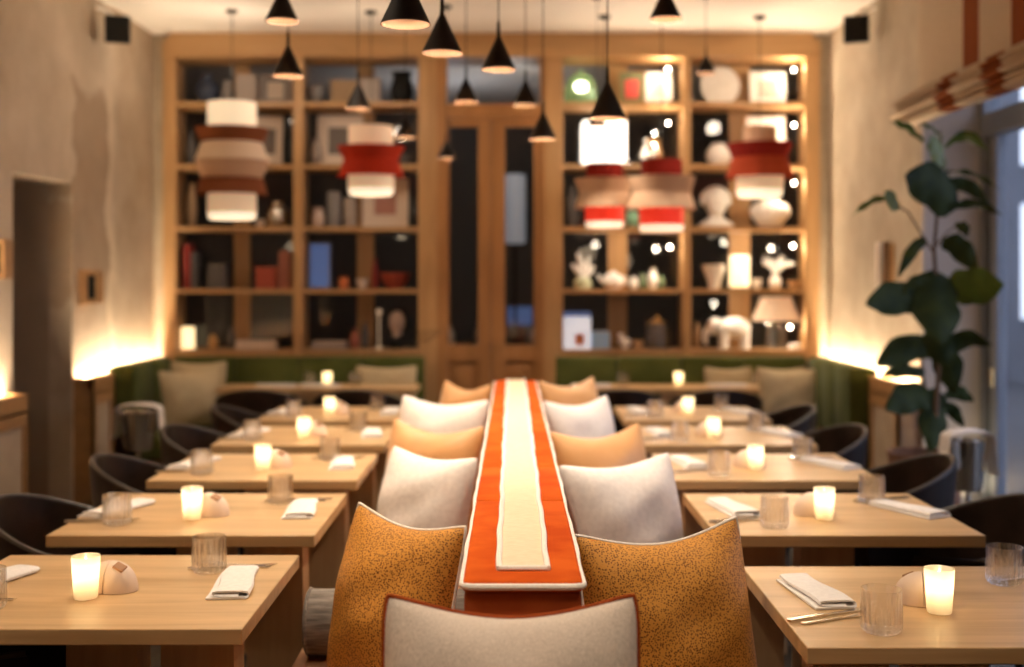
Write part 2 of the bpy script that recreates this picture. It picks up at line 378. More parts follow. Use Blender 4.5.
# ------------------------------------------------------------------ camera
cam = bpy.data.cameras.new('camera'); co = bpy.data.objects.new('camera', cam); COL.objects.link(co)
co.location = (0, 0, CH); co.rotation_euler = (R(90), 0, 0)
cam.sensor_width = 36; cam.lens = F / 1024 * 36; cam.shift_y = -(333.5 - HZ) / 1024; cam.shift_x = 0
cam.clip_start = 0.05
cam.dof.use_dof = True; cam.dof.focus_distance = 2.65; cam.dof.aperture_fstop = 1.75
S.camera = co
S.view_settings.view_transform = 'Standard'; S.view_settings.look = 'None'
S.view_settings.gamma = 1.0; S.view_settings.use_curve_mapping = False
S.view_settings.exposure = 0.10
try:
    S.cycles.use_denoising = True
except Exception: pass

# ------------------------------------------------------------------ room shell
XL, XR, ZC = -2.79, 2.46, 3.42
YB = 9.20                                   # front plane of the bookcase
struct(MB().box(-4.2, 3.1, -1.6, 13.2, -0.1, 0).build('floor', M['floor']))
w = MB().box(XL - 0.15, XL, -1.6, 6.65, 0, 3.6).box(XL - 0.15, XL, 7.55, 9.80, 0, 3.6).box(XL - 0.15, XL, 6.65, 7.55, 2.12, 3.6)
struct(w.build('wall_left', M['plaster_l']))
w = MB().box(-4.0, XL - 0.15, 7.55, 7.65, 0, 2.3).box(-4.0, XL - 0.15, 6.55, 6.65, 0, 2.3).box(-4.1, -4.0, 6.55, 7.65, 0, 2.3).box(-4.0, XL - 0.15, 6.65, 7.55, 2.12, 2.3)
struct(w.build('wall_passage', M['passage']))
w = MB().box(XR, 2.90, 7.14, 9.80, 0, 3.6)
struct(w.build('wall_right', M['plaster']))
w = MB().box(XR, 3.1, -1.6, 3.2, 0, 3.6).box(XR, 3.0, 3.2, 7.14, 2.86, 3.6)
struct(w.build('wall_right_front', M['plaster']))
struct(MB().box(XR, 2.80, 7.125, 7.14, 0, 2.86).build('wall_reveal', M['reveal']))
struct(MB().box(-3.0, 3.1, -1.7, -1.6, 0, 3.6).build('wall_front', M['plaster']))
w = MB().box(XL, PX(163, YB) - 0.002, 9.27, 9.74, 0, 3.5).box(PX(820, YB) + 0.002, XR, 9.27, 9.74, 0, 3.5).box(-2.66, 2.34, 9.65, 9.74, 0, 0.90)
struct(w.build('wall_back', M['plaster']))
struct(MB().box(-3.0, 3.1, -1.7, 8.28, 3.405, 3.6).build('ceiling', M['ceil']))
struct(MB().box(-3.0, 3.1, 8.28, 9.8, ZC, 3.6).build('ceiling_back', M['ceil']))
# showroom beyond the glass
w = MB().box(-4.2, -4.1, 9.8, 13.1, 0, 3.5).box(2.90, 3.0, 9.8, 13.1, 0, 3.5).box(-4.2, 3.0, 13.0, 13.1, 0, 3.5).box(-4.2, -2.94, 9.78, 9.8, 0, 3.5).box(-2.94, 3.0, 9.75, 9.8, 3.43, 3.5)
struct(w.build('wall_showroom', M['dark_room']))
struct(MB().box(-4.2, 3.0, 9.8, 13.1, 3.43, 3.5).build('ceiling_showroom', M['ceil']))

# header fascia over bookcases and door, with chamfered shoulders
zf = PZ(57, YB)
xa, xb = PX(163, YB), PX(820, YB)
poly = [(xa, zf), (xb, zf), (xb, 3.345), (xb - 0.07, 3.418), (xa + 0.07, 3.418), (xa, 3.345)]
struct(MB().prism(poly, 'y', YB - 0.02, YB + 0.40).build('trim_1', M['case_h']))

# ------------------------------------------------------------------ bookcases
SHZ = [PZ(y, YB) for y in (103.5, 166.0, 228.5, 291.0, 352.0)]
def X9(x): return PX(x, YB)
def bookcase(label, name, xs, backs):
    """xs: px of stiles [(l,r), (l,r), (l,r)]; backs: px of the rear mullions."""
    t = thing(name, label, 'bookcase', (0, YB, 0))
    for (a, b) in xs:
        MB().box(X9(a), X9(b), 0, 0.06, 0.0, zf, 0.004).build('stile', M['case'], t)
        MB().box((X9(a) + X9(b)) / 2 - 0.013, (X9(a) + X9(b)) / 2 + 0.013, 0.06, 0.40, 0.0, zf).build('divider', M['case'], t)
    for (a, b) in zip(xs[:-1], xs[1:]):
        l, r = X9(a[1]), X9(b[0])
        lb, rb = (X9(a[0]) + l) / 2 + 0.013, (X9(b[1]) + r) / 2 - 0.013
        for z in SHZ:
            MB().box(l, r, 0.004, 0.06, z - 0.020, z + 0.015, 0.003).box(lb, rb, 0.06, 0.385, z - 0.018, z + 0.0135).build('shelf', M['case_h'], t)
        MB().box(l, r, 0.01, 0.05, 0, SHZ[4] - 0.020).build('base_panel', M['case'], t)
        MB().box(lb, rb, 0.405, 0.412, SHZ[4], zf).build('glass_pane', M['pane'], t)
    for (a, b) in backs:
        d = YB + 0.39
        MB().box(PX(a, d), PX(b, d), 0.387, 0.404, SHZ[4] + 0.02, zf).build('rear_mullion', M['case'], t)
    return t
bookcase('tall oak bookcase left of the double doors, dim shelves of frames, vases and red boxes', 'bookcase', [(163, 176), (293, 303), (418, 437)], [(234, 250), (357, 374)])
bookcase('tall oak bookcase right of the double doors, bright shelves of white ornaments and lamps', 'bookcase', [(545, 563), (683, 691), (805, 820)], [(608, 627), (729, 750)])

# ------------------------------------------------------------------ double door
d = thing('door_1', 'glazed wooden double door under a transom window in the back wall', 'door', (0, YB, 0)); d['kind'] = 'structure'; del d['category']
MB().box(X9(437), X9(447) - 0.0, 0.0, 0.12, 0, zf).box(X9(535) + 0.04, X9(545), 0.0, 0.12, 0, zf).box(X9(447), X9(535) + 0.04, 0.0, 0.12, PZ(118, YB), PZ(104, YB)).build('door_frame', M['door'], d)
MB().box(X9(447), X9(535) + 0.04, 0.05, 0.056, PZ(104, YB), zf).build('transom_pane', M['pane'], d)
def leaf(a, g0, g1, b, knobx):
    zt, zb, zg0, zg1 = PZ(118, YB) - 0.004, 0.01, PZ(345, YB), PZ(126, YB)
    l = MB().box(X9(a), X9(g0), 0.02, 0.075, zb, zt, 0.003).box(X9(g1), X9(b), 0.02, 0.075, zb, zt, 0.003)
    l.box(X9(g0), X9(g1), 0.02, 0.075, zg1, zt).box(X9(g0), X9(g1), 0.02, 0.075, zb, zb + 0.2).box(X9(g0), X9(g1), 0.02, 0.075, zg0 - 0.12, zg0)
    o = l.build('door_leaf', M['door'], d)
    MB().box(X9(g0), X9(g1), 0.045, 0.065, zb + 0.2, zg0 - 0.12, 0.0).box(X9(g0) + 0.045, X9(g1) - 0.045, 0.034, 0.05, zb + 0.26, zg0 - 0.18, 0.006).build('door_panel', M['door'], o)
    MB().box(X9(g0), X9(g1), 0.045, 0.051, zg0, zg1).build('pane', M['pane'], o)
    if knobx:
        k = PZ(331, YB)
        MB().lathe([(0.011, 0), (0.011, 0.03), (0.024, 0.04), (0.027, 0.055), (0.018, 0.066), (1e-4, 0.068)], 20).build('door_knob', M['brass'], o, True)
        kn = o.children[-1]; kn.rotation_euler = (R(90), 0, 0); kn.location = (X9(knobx), 0.02, k)
leaf(437.5 + 9.5, 449, 478, 490.5, 485)
leaf(491.2, 505, 534, 540.2, None)

# ------------------------------------------------------------------ side wall wainscot, ledges and LED strips
LEDGE = 0.885
def wainscot(n, x0, x1, y0, y1, side):
    wx0, wx1 = x0, x1
    x0, x1 = (x0 + 0.075, x1) if side < 0 else (x0, x1 - 0.075)
    t = MB().box(x0, x1, y0, y1, LEDGE - 0.075, LEDGE, 0.004).box(wx0, wx1, y0 + 0.002, y1 - 0.002, LEDGE - 0.105, LEDGE - 0.0752).box(wx0, wx1, y1 - 0.02, y1, LEDGE - 0.0750, LEDGE).box(wx0, wx1, y0, y0 + 0.02, LEDGE - 0.0750, LEDGE).box(x0 + 0.012, x1 - 0.012, y0 + 0.0, y1, 0, 0.10).box(wx0, wx1, y0, y0 + 0.0195, 0.0, LEDGE - 0.1055).box(wx0, wx1, y1 - 0.0195, y1, 0.0, LEDGE - 0.1055)
    f = x1 if side < 0 else x0                      # face towards the room
    q = -0.02 if side < 0 else 0.02
    a, b = sorted((f, f + q))
    for (p, s) in ((y0, y0 + 0.06), (y1 - 0.06, y1)): t.box(a, b, p, s, 0.10, LEDGE - 0.09)
    t.box(a, b, y0 + 0.06, y1 - 0.06, LEDGE - 0.17, LEDGE - 0.09)
    o = struct(t.build('trim_%d' % n, M['wain']))
    a2, b2 = sorted((f + q * 0.6, f + q * 3 if side < 0 else f + q * 3))
    MB().box(a2, b2, y0 + 0.06, y1 - 0.06, 0.10, LEDGE - 0.17).box(*(sorted((x0 + 0.03, x1 - 0.03))), y0 + 0.02, y1 - 0.02, 0.1, LEDGE - 0.106).build('wall_panel', M['panel'], o)
wainscot(2, XL + 0.001, XL + 0.13, 1.0, 6.55, -1)
wainscot(3, XL + 0.001, XL + 0.13, 7.57, 7.96, -1)
wainscot(4, XR - 0.14, XR - 0.001, 7.16, 7.74, 1)
def led(label, x0, x1, y0, y1, z):
    tag(MB().box(x0, x1, y0, y1, z, z + 0.008, 0.002).build('light_strip', M['led']), label, 'light')
led('warm light strip along the ledge before the left passage opening', XL + 0.045, XL + 0.068, 1.04, 6.52, LEDGE - 0.0740)
led('short warm light strip on the ledge between passage and green bench', XL + 0.045, XL + 0.068, 7.595, 7.935, LEDGE - 0.0740)
led('warm light strip behind the green bench on the left wall', XL + 0.045, XL + 0.068, 7.99, 9.26, 0.8215)
led('warm light strip behind the green bench on the right wall', XR - 0.060, XR - 0.037, 7.80, 9.26, 0.8215)
led('short warm light strip on the ledge behind the tall plant', XR - 0.068, XR - 0.045, 7.185, 7.715, LEDGE - 0.0740)

# ------------------------------------------------------------------ green corner benches
def pads_x(t, x0, x1, y0, y1, z0, z1, n):
    w_ = (x1 - x0) / n
    for k in range(n): MB().box(x0 + k * w_ + 0.002, x0 + (k + 1) * w_ - 0.002, y0, y1, z0, z1, 0.018, seg=3).build('back_pad', M['green'], t, True)
def pads_y(t, x0, x1, y0, y1, z0, z1, n):
    w_ = (y1 - y0) / n
    for k in range(n): MB().box(x0, x1, y0 + k * w_ + 0.002, y0 + (k + 1) * w_ - 0.002, z0, z1, 0.018, seg=3).build('back_pad', M['green'], t, True)
t = thing('corner_bench', 'green velvet corner bench in the left back corner, three beige pillows', 'bench')
MB().box(XL + 0.002, XL + 0.088, 7.98, 9.265, 0, 0.82).box(XL + 0.075, XL + 0.088, 7.98, 9.265, 0.82, 0.92).box(XL + 0.089, -0.66, 8.985, 9.03, 0, 0.90).build('bench_frame', M['dark_wood'], t)
pads_y(t, XL + 0.101, XL + 0.26, 7.98, 8.85, 0.46, 0.935, 2)
pads_x(t, XL + 0.262, -0.655, 8.86, 8.98, 0.46, 0.935, 4)
MB().box(XL + 0.262, XL + 0.78, 7.98, 8.858, 0.30, 0.455, 0.02, seg=3).box(XL + 0.785, -0.655, 8.42, 8.858, 0.30, 0.455, 0.02, seg=3).build('seat', M['green'], t, True)
MB().box(XL + 0.262, XL + 0.72, 7.99, 8.85, 0, 0.297).box(XL + 0.72, -0.67, 8.48, 8.85, 0, 0.297).build('base', M['dark_wood'], t)
t = thing('corner_bench', 'green velvet corner bench in the right back corner, below the bright bookcase', 'bench')
MB().box(XR - 0.078, XR - 0.002, 7.797, 9.265, 0, 0.82).box(XR - 0.078, XR - 0.066, 7.797, 9.265, 0.82, 0.92).box(0.33, XR - 0.079, 8.985, 9.03, 0, 0.90).build('bench_frame', M['dark_wood'], t)
pads_y(t, XR - 0.26, XR - 0.101, 7.80, 8.85, 0.46, 0.935, 3)
pads_x(t, 0.325, XR - 0.262, 8.86, 8.98, 0.46, 0.935, 4)
MB().box(XR - 0.78, XR - 0.262, 7.80, 8.858, 0.30, 0.455, 0.02, seg=3).box(0.325, XR - 0.785, 8.42, 8.858, 0.30, 0.455, 0.02, seg=3).build('seat', M['green'], t, True)
MB().box(XR - 0.26, XR - 0.10, 7.762, 7.796, 0, 0.93).build('end_panel', M['green'], t)
MB().box(XR - 0.72, XR - 0.262, 7.81, 8.85, 0, 0.297).box(0.34, XR - 0.72, 8.48, 8.85, 0, 0.297).build('base', M['dark_wood'], t)

# ------------------------------------------------------------------ cushions
def pillow(label, mat, w, h, tk, dip, loc, yaw, lean, seed=1, pipe=None, pipe_r=0.004, inset=0.055, group=None, name='cushion', n=26):
    rnd = random.Random(seed)
    ph = [rnd.uniform(0, 6.28) for _ in range(8)]
    def pt(u, v, sgn):
        a = inset
        x = w / 2 * u * (1 - a * (1 - v * v))
        z = h / 2 * (1 + v * (1 - a * 0.8 * (1 - u * u)))
        c8 = (abs(u) * abs(v)) ** 7
        x -= math.copysign(0.010 * c8, u); z -= math.copysign(0.010 * c8, v)
        z -= dip * (1 - abs(u) ** 1.8) * ((v + 1) / 2) ** 2.2
        fat = max(0.0, (1 - u ** 4) * (1 - v ** 4))
        e = max(0.0, (1 - u * u) * (1 - v * v))
        y = tk / 2 * (1.45 if sgn < 0 else 0.5) * (0.65 * e ** 0.45 + 0.35 * fat ** 0.8 * e ** 0.3)
        wr = 0.006 * math.sin(5 * u + 3 * v + ph[0]) * e + 0.004 * math.sin(9 * v - 4 * u + ph[1]) * e + 0.005 * math.sin(7 * u * v + ph[2]) * e
        # pull lines running in from the upper corners
        for sx in (-1, 1):
            q = (u * sx - v)
            wr -= 0.007 * math.exp(-(q * 4.0) ** 2) * e ** 0.5 * max(0, v + 0.1)
        return Vector((x, sgn * (y + (wr if y > 0.003 else 0)), z))
    g = [-math.cos(PI * i / n) for i in range(n + 1)]
    g = [0.55 * q + 0.45 * (-1 + 2 * i / n) for i, q in enumerate(g)]
    b = bmesh.new(); fr, bk = {}, {}
    for i, u in enumerate(g):
        for j, v in enumerate(g):
            edge = i in (0, n) or j in (0, n)
            fr[i, j] = b.verts.new(pt(u, v, -1))
            bk[i, j] = fr[i, j] if edge else b.verts.new(pt(u, v, 1))
    for i in range(n):
        for j in range(n):
            b.faces.new((fr[i, j], fr[i + 1, j], fr[i + 1, j + 1], fr[i, j + 1]))
            try: b.faces.new((bk[i, j], bk[i, j + 1], bk[i + 1, j + 1], bk[i + 1, j]))
            except ValueError: pass
    t = thing(name, label, 'cushion', loc, 0, group); t.rotation_euler = (-lean, 0, yaw)
    m = MB(); m.bm.free(); m.bm = b
    o = m.build('cushion_cover', mat, t, True)
    for p in o.data.polygons: p.use_smooth = True
    if pipe:
        loop = [pt(u, -1, 1) for u in g] + [pt(1, v, 1) for v in g[1:]] + [pt(u, 1, 1) for u in reversed(g[:-1])] + [pt(-1, v, 1) for v in reversed(g[1:-1])]
        loop = [Vector((p.x, 0, p.z)) for p in loop]
        MB().tube(loop, pipe_r, 8, True).build('piping', pipe, t, True)
    return t
SEAT = 0.480
def spine_cushion(label, mat, side, d, w, h, tk, dip, pipe, seed, yaw=46, lean=12, dx=0.0, zt=1.0):
    """Stands in the angle of the seat and the central back rest; D: distance of its inner upper corner."""
    xs = -0.094 if side < 0 else 0.135
    th = R(yaw) * side
    cxt = xs + side * (0.012 + w / 2 * math.cos(th)) + dx
    cyt = d + w / 2 * abs(math.sin(th))
    L_ = R(lean); nx, ny = math.sin(th), -math.cos(th)
    hz = h * math.cos(L_)
    bx, by = cxt + nx * h * math.sin(L_), cyt + ny * h * math.sin(L_)
    return pillow(label, mat, w, h, tk, dip, (bx, by, zt - hz), th, L_, seed, pipe, group=None)
for (lab, mk, sd, d, w, yaw, dip, zt, seed) in (
    ('gold leopard spot cushion with white piping, left of the grey-oat lumbar cushion', 'leopard', -1, 2.76, 0.43, 46, 0.032, 0.945, 3),
    ('gold leopard spot cushion with white piping, right of the grey-oat lumbar cushion', 'leopard', 1, 2.72, 0.475, 27, 0.042, 0.935, 5),
    ('white linen cushion behind the leopard cushion on the left seat', 'white_linen', -1, 3.70, 0.42, 44, 0.022, 0.965, 10),
    ('white linen cushion behind the leopard cushion on the right seat', 'white_linen', 1, 3.62, 0.48, 37, 0.026, 0.955, 11),
    ('tan satin cushion behind the nearer white cushion on the left seat', 'tan', -1, 4.60, 0.48, 36, 0.045, 0.955, 12),
    ('tan satin cushion behind the nearer white cushion on the right seat', 'tan', 1, 4.52, 0.48, 37, 0.045, 0.945, 13),
    ('white linen cushion behind the larger tan cushion on the left seat', 'white_linen', -1, 5.50, 0.50, 30, 0.035, 0.965, 14),
    ('white linen cushion behind the larger tan cushion on the right seat', 'white_linen', 1, 5.36, 0.43, 42, 0.035, 0.975, 15),
    ('small tan satin cushion at the far end of the left seat', 'tan', -1, 6.35, 0.38, 44, 0.045, 0.965, 16),
    ('small tan satin cushion at the far end of the right seat', 'tan', 1, 6.35, 0.42, 40, 0.045, 0.985, 17)):
    spine_cushion(lab, M[mk], sd, d, w, (zt - SEAT - 0.004) / math.cos(R(12)), 0.15, dip, M['cord'] if mk == 'leopard' else None, seed, yaw=yaw, zt=zt, dx=-sd * (0.0065 if sd < 0 else 0.012))
def bolster(label, a, b, y):
    L_ = b - a; r = 0.088
    t = thing('bolster', label, 'bolster', (a, y, SEAT + r + 0.006)); t.rotation_euler = (0, R(90), 0)
    pr = [(1e-4, 0.002), (r * 0.5, 0.0), (r - 0.006, 0.004), (r, 0.014), (r, L_ - 0.014), (r - 0.006, L_ - 0.004), (r * 0.5, L_), (1e-4, L_ - 0.002)]
    MB().lathe(pr, 36).build('cover', M['grey_fab'], t, True)
    for z in (0.012, L_ - 0.012): MB().tube([((r + 0.001) * math.cos(2 * PI * k / 36), (r + 0.001) * math.sin(2 * PI * k / 36), z) for k in range(36)], 0.004, 6, True).build('seam', M['grey_fab'], t, True)
bolster('grey woven bolster behind the left leopard cushion', -0.565, -0.10, 3.26)
bolster('grey woven bolster behind the right leopard cushion', 0.145, 0.60, 3.20)
bolster('grey woven bolster behind the larger tan cushion on the left seat', -0.56, -0.10, 5.12)
bolster('grey woven bolster behind the larger tan cushion on the right seat', 0.145, 0.58, 5.05)
pillow('oat woven lumbar cushion with rust piping leaning at the front end', M['oat'], 0.452, 0.492, 0.13, 0.042, (-0.002, 1.985, SEAT + 0.005), 0, R(13), 21, M['rust_dark'], 0.0044, 0.03)

# corner bench pillows
pillow('large beige square pillow in the left back corner of the green bench', M['beige'], 0.46, 0.44, 0.15, 0.02, (-2.21, 8.30, 0.462), R(40), R(14), 31)
pillow('olive beige pillow tucked behind the large beige one in the corner', M['beige'], 0.42, 0.46, 0.12, 0.02, (-2.30, 8.70, 0.466), R(4), R(6), 32)
pillow('beige pillow behind the back left table beside the double doors', M['beige'], 0.46, 0.42, 0.07, 0.02, (-0.93, 8.79, 0.466), 0, R(4), 33)
pillow('small beige pillow behind the back right table, first of three', M['beige'], 0.36, 0.41, 0.07, 0.02, (1.60, 8.79, 0.466), 0, R(4), 34)
pillow('beige pillow in the middle of three on the right green bench', M['beige'], 0.38, 0.41, 0.08, 0.02, (1.99, 8.78, 0.466), 0, R(4), 35)
pillow('olive beige pillow at the right end of the green bench corner', M['beige'], 0.40, 0.44, 0.14, 0.02, (1.885, 8.13, 0.474), R(-6), R(10), 36)

# ------------------------------------------------------------------ central banquette
t = thing('banquette', 'long central bench with an orange velvet back rest topped by a cream runner', 'bench', (0.0, 0, 0))
XA, XB, Y0, Y1, ZT = -0.094, 0.135, 2.225, 6.68, 0.938
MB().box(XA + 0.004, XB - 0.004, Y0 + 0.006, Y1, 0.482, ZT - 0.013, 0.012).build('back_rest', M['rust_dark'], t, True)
cuts = [Y0, 3.05, 3.60, 5.1, Y1]
for a, b in zip(cuts[:-1], cuts[1:]):
    MB().box(XA, XB, a + 0.0015, b - 0.0015, ZT - 0.014, ZT + 0.008, 0.010, seg=3).build('top_pad', M['rust'], t, True)
RA, RB, RY = XA + 0.068, XB - 0.066, Y0 + 0.085
def wav(x, y, s): return x + 0.0012 * math.sin(y * 9 + s) + 0.0010 * math.sin(y * 23 + 2 * s)
ys = [RY + (Y1 - RY) * i / 120 for i in range(121)]
vs, fs = [], []
for y in ys:
    for q in range(5):
        u = q / 4
        vs.append((wav(RA, y, 0) * (1 - u) + wav(RB, y, 2) * u, y, ZT + 0.010 + 0.003 * math.sin(u * PI)))
for i in range(120):
    for q in range(4): fs.append((i * 5 + q, i * 5 + q + 1, i * 5 + q + 6, i * 5 + q + 5))
m = MB(); m.faces([Vector(v) - Vector((0, 0, 0.0)) for v in vs], fs)
ex = bmesh.ops.extrude_face_region(m.bm, geom=list(m.bm.faces)); bmesh.ops.translate(m.bm, vec=(0, 0, -0.006), verts=[g for g in ex['geom'] if isinstance(g, bmesh.types.BMVert)])
m.build('runner', M['cream'], t, True)
def top_cord(nm, pts): MB().tube(pts, 0.0064, 8).build(nm, M['cord'], t, True)
top_cord('runner_cord', [(wav(RA, y, 0), y, ZT + 0.012) for y in ys] )
top_cord('runner_cord', [(wav(RB, y, 2), y, ZT + 0.012) for y in ys] )
top_cord('runner_cord', [(RA + (RB - RA) * i / 8, RY, ZT + 0.012) for i in range(9)])
r_ = 0.022
arc = [(XA + r_ - r_ * math.cos(a), Y0 + r_ - r_ * math.sin(a), ZT - 0.002) for a in [R(9 * i) for i in range(11)]]
arc2 = [(XB - r_ + r_ * math.sin(a), Y0 + r_ - r_ * math.cos(a), ZT - 0.002) for a in [R(9 * i) for i in range(11)]]
edge = [(wav(XA, y, 1), y, ZT - 0.002) for y in reversed(ys)] + arc + arc2 + [(wav(XB, y, 3), y, ZT - 0.002) for y in ys]
top_cord('edge_cord', edge)
# seats, arms and plinth
MB().box(-0.60, XA - 0.0, 2.22, 6.68, 0.33, SEAT - 0.002, 0.03, seg=3).build('seat', M['seat_fab'], t, True)
MB().box(XB + 0.0, 0.66, 2.22, 6.68, 0.33, SEAT - 0.002, 0.03, seg=3).build('seat', M['seat_fab'], t, True)
MB().box(-0.60, 0.66, 1.72, 2.20, 0.33, SEAT - 0.002, 0.03, seg=3).build('seat', M['seat_fab'], t, True)
MB().box(-0.52, 0.57, 1.80, 6.66, 0.06, 0.328).build('base', M['oak_leg'], t)
MB().box(-0.46, 0.51, 1.86, 6.6, 0.0, 0.058).build('plinth', M['black'], t)

# ------------------------------------------------------------------ dining tables
TOP = 0.75
def make_table(label, w_, dep, loc, group, flip=1, ly=0.0, lt=0.055, xs=((-0.10, 0.085), (0.13, 0.32))):
    t = thing('dining_table', label, 'table', loc, 0, group)
    MB().box(-w_ / 2, w_ / 2, -dep / 2, dep / 2, TOP - 0.036, TOP, 0.003).build('table_top', M['oak'], t)
    for (a, b) in xs:
        a, b = (a, b) if flip > 0 else (-b, -a)
        MB().prism([(a + 0.008, TOP - 0.037), (b - 0.008, TOP - 0.037), (b, 0), (a, 0)], 'y', ly - lt, ly + lt).build('leg', M['oak_leg'], t)
    MB().box(-0.34 if flip < 0 else -0.16, 0.16 if flip < 0 else 0.34, ly - 0.02, ly + 0.02, TOP - 0.09, TOP - 0.037).build('rail', M['oak_leg'], t)
    return t
TY = [2.94, 3.89, 4.86, 5.83, 6.80]
TC = {}
for s, nm, xc in ((-1, 'left', -0.988), (1, 'right', 1.010)):
    for i, y in enumerate(TY):
        yy = y - 0.13 if (s > 0 and i == 0) else y
        lab = 'pale oak table for two, %s in the %s row' % (['nearest', 'second from the front', 'third from the front', 'fourth from the front', 'fifth and last'][i], nm)
        loc = (xc, yy, 0)
        if i == 0: proto = make_table(lab, 0.80, 0.70, loc, 'oak dining tables', -s)
        else: dup(proto, loc, label=lab)
        TC[s, i] = (xc, yy)
make_table('long oak table at the back left green bench', 1.40, 0.36, (-1.37, 8.53, 0), 'back wall tables', 1, -0.145, 0.024, ((-0.06, 0.06), (0.58, 0.68)))
make_table('long oak table at the back right green bench', 1.45, 0.36, (1.21, 8.53, 0), 'back wall tables', 1, -0.145, 0.024, ((-0.17, -0.09), (-0.68, -0.58)))

# ------------------------------------------------------------------ table ware
TT = TOP + 0.0006
def make_tumbler(label, loc):
    t = tag(MB().build('tumbler', M['tumbler']), label, 'glass', 'cut glass tumblers') if False else None
    H, r = 0.094, 0.0435
    prof = [(1e-4, 0.0), (0.034, 0.0), (0.040, 0.004), (r, 0.012), (r, 0.030), (r, 0.058), (r, 0.062), (r, 0.086), (r - 0.0005, H), (r - 0.003, H), (r - 0.0042, 0.086), (r - 0.0052, 0.034), (r - 0.009, 0.022), (0.02, 0.019), (1e-4, 0.0185)]
    o = MB().lathe(prof, 144, rib=0.03, nrib=18, ribz=(0.008, 0.060)).build('tumbler', M['tumbler'], None, True, loc)
    return tag(o, label, 'glass', 'cut glass tumblers')
def make_napkin(label, loc, rotz):
    # folded strip seen end-on, carried along its length
    line = [(-0.052, 0.003), (-0.02, 0.0028), (0.02, 0.0028), (0.040, 0.003), (0.0465, 0.0062), (0.0475, 0.0105), (0.043, 0.0150), (0.030, 0.0168), (0.0, 0.0172), (-0.026, 0.0168), (-0.036, 0.0150), (-0.038, 0.0115), (-0.033, 0.0092), (-0.01, 0.0085), (0.024, 0.0084)]
    h = 0.0022
    left, right = [], []
    for i, p in enumerate(line):
        a = line[max(i - 1, 0)]; b = line[min(i + 1, len(line) - 1)]
        tx, tz = b[0] - a[0], b[1] - a[1]; q = math.hypot(tx, tz); nx, nz = -tz / q * h, tx / q * h
        left.append((p[0] + nx, p[1] + nz)); right.append((p[0] - nx, p[1] - nz))
    poly = left + right[::-1]; n = len(poly); L_ = 0.27; seg = 8
    vs, fs = [], []
    for j in range(seg + 1):
        y = -L_ / 2 + L_ * j / seg; k = 1 - 0.12 * (j / seg)
        for p in poly: vs.append((p[0] * k + 0.006 * math.sin(j * 0.8) * p[1] / 0.017, y - (0.008 if p[1] < 0.007 else 0), max(p[1] * (1 - 0.18 * j / seg), 0.0003)))
    for j in range(seg):
        for i in range(n): fs.append((j * n + i, j * n + (i + 1) % n, (j + 1) * n + (i + 1) % n, (j + 1) * n + i))
    m_ = len(left)
    for j in (0, seg):
        for i in range(m_ - 1): fs.append((j * n + i, j * n + i + 1, j * n + n - 2 - i, j * n + n - 1 - i))
    o = MB(); o.faces(vs, fs)
    o = o.build('napkin', M['napkin'], None, True, loc); o.rotation_euler = (0, 0, rotz)
    return tag(o, label, 'napkin', 'folded white napkins')
def make_knife(label, loc, rotz):
    m = MB().prism([(-0.115, -0.007), (-0.110, -0.009), (-0.01, -0.006), (-0.01, 0.006), (-0.110, 0.009), (-0.115, 0.007)], 'z', 0.0, 0.006)
    m.prism([(-0.0101, -0.005), (0.085, -0.010), (0.105, -0.007), (0.116, 0.005), (0.10, 0.006), (-0.0101, 0.005)], 'z', 0.0015, 0.0035)
    o = m.build('table_knife', M['steel'], None, False, loc); o.rotation_euler = (0, 0, rotz)
    return tag(o, label, 'knife', 'steel table knives')
def make_fork(label, loc, rotz):
    m = MB().prism([(-0.105, -0.006), (-0.100, -0.008), (0.02, -0.003), (0.045, -0.010), (0.062, -0.0115), (0.062, 0.0115), (0.045, 0.010), (0.02, 0.003), (-0.100, 0.008), (-0.105, 0.006)], 'z', 0.001, 0.0035)
    for k in range(4):
        y = -0.0095 + k * 0.00633
        m.prism([(0.0619, y - 0.0018), (0.102, y - 0.0010), (0.102, y + 0.0010), (0.0619, y + 0.0018)], 'z', 0.001, 0.0035)
    o = m.build('fork', M['steel'], None, False, loc); o.rotation_euler = (0, 0, rotz)
    return tag(o, label, 'fork', 'steel forks')
def make_candle(label, loc):
    t = thing('votive_candle', label, 'candle', loc, 0, 'lit candles in frosted cups')
    MB().lathe_open([(0.0262, 0.0015), (0.0275, 0.004), (0.0335, 0.098), (0.0332, 0.102)], 40).build('cup', M['cup'], t, True)
    MB().lathe([(1e-4, 0.0), (0.0190, 0.0), (0.0195, 0.004), (0.0195, 0.018), (0.018, 0.0195), (1e-4, 0.018)], 32).build('wax', M['wax'], t, True)
    MB().lathe([(1e-4, 0.048), (0.004, 0.055), (0.0062, 0.066), (0.0045, 0.080), (1e-4, 0.098)], 14).build('flame', M['flame'], t, True)
    MB().tube([(0, 0, 0.017), (0.0005, 0, 0.050)], 0.0011, 6).build('wick', M['black'], t)
    return t
def candle_light(p): light('POINT', (p[0], p[1], p[2] + 0.072), 0.15, (1.0, 0.74, 0.40), 0.008, 'candle_light')
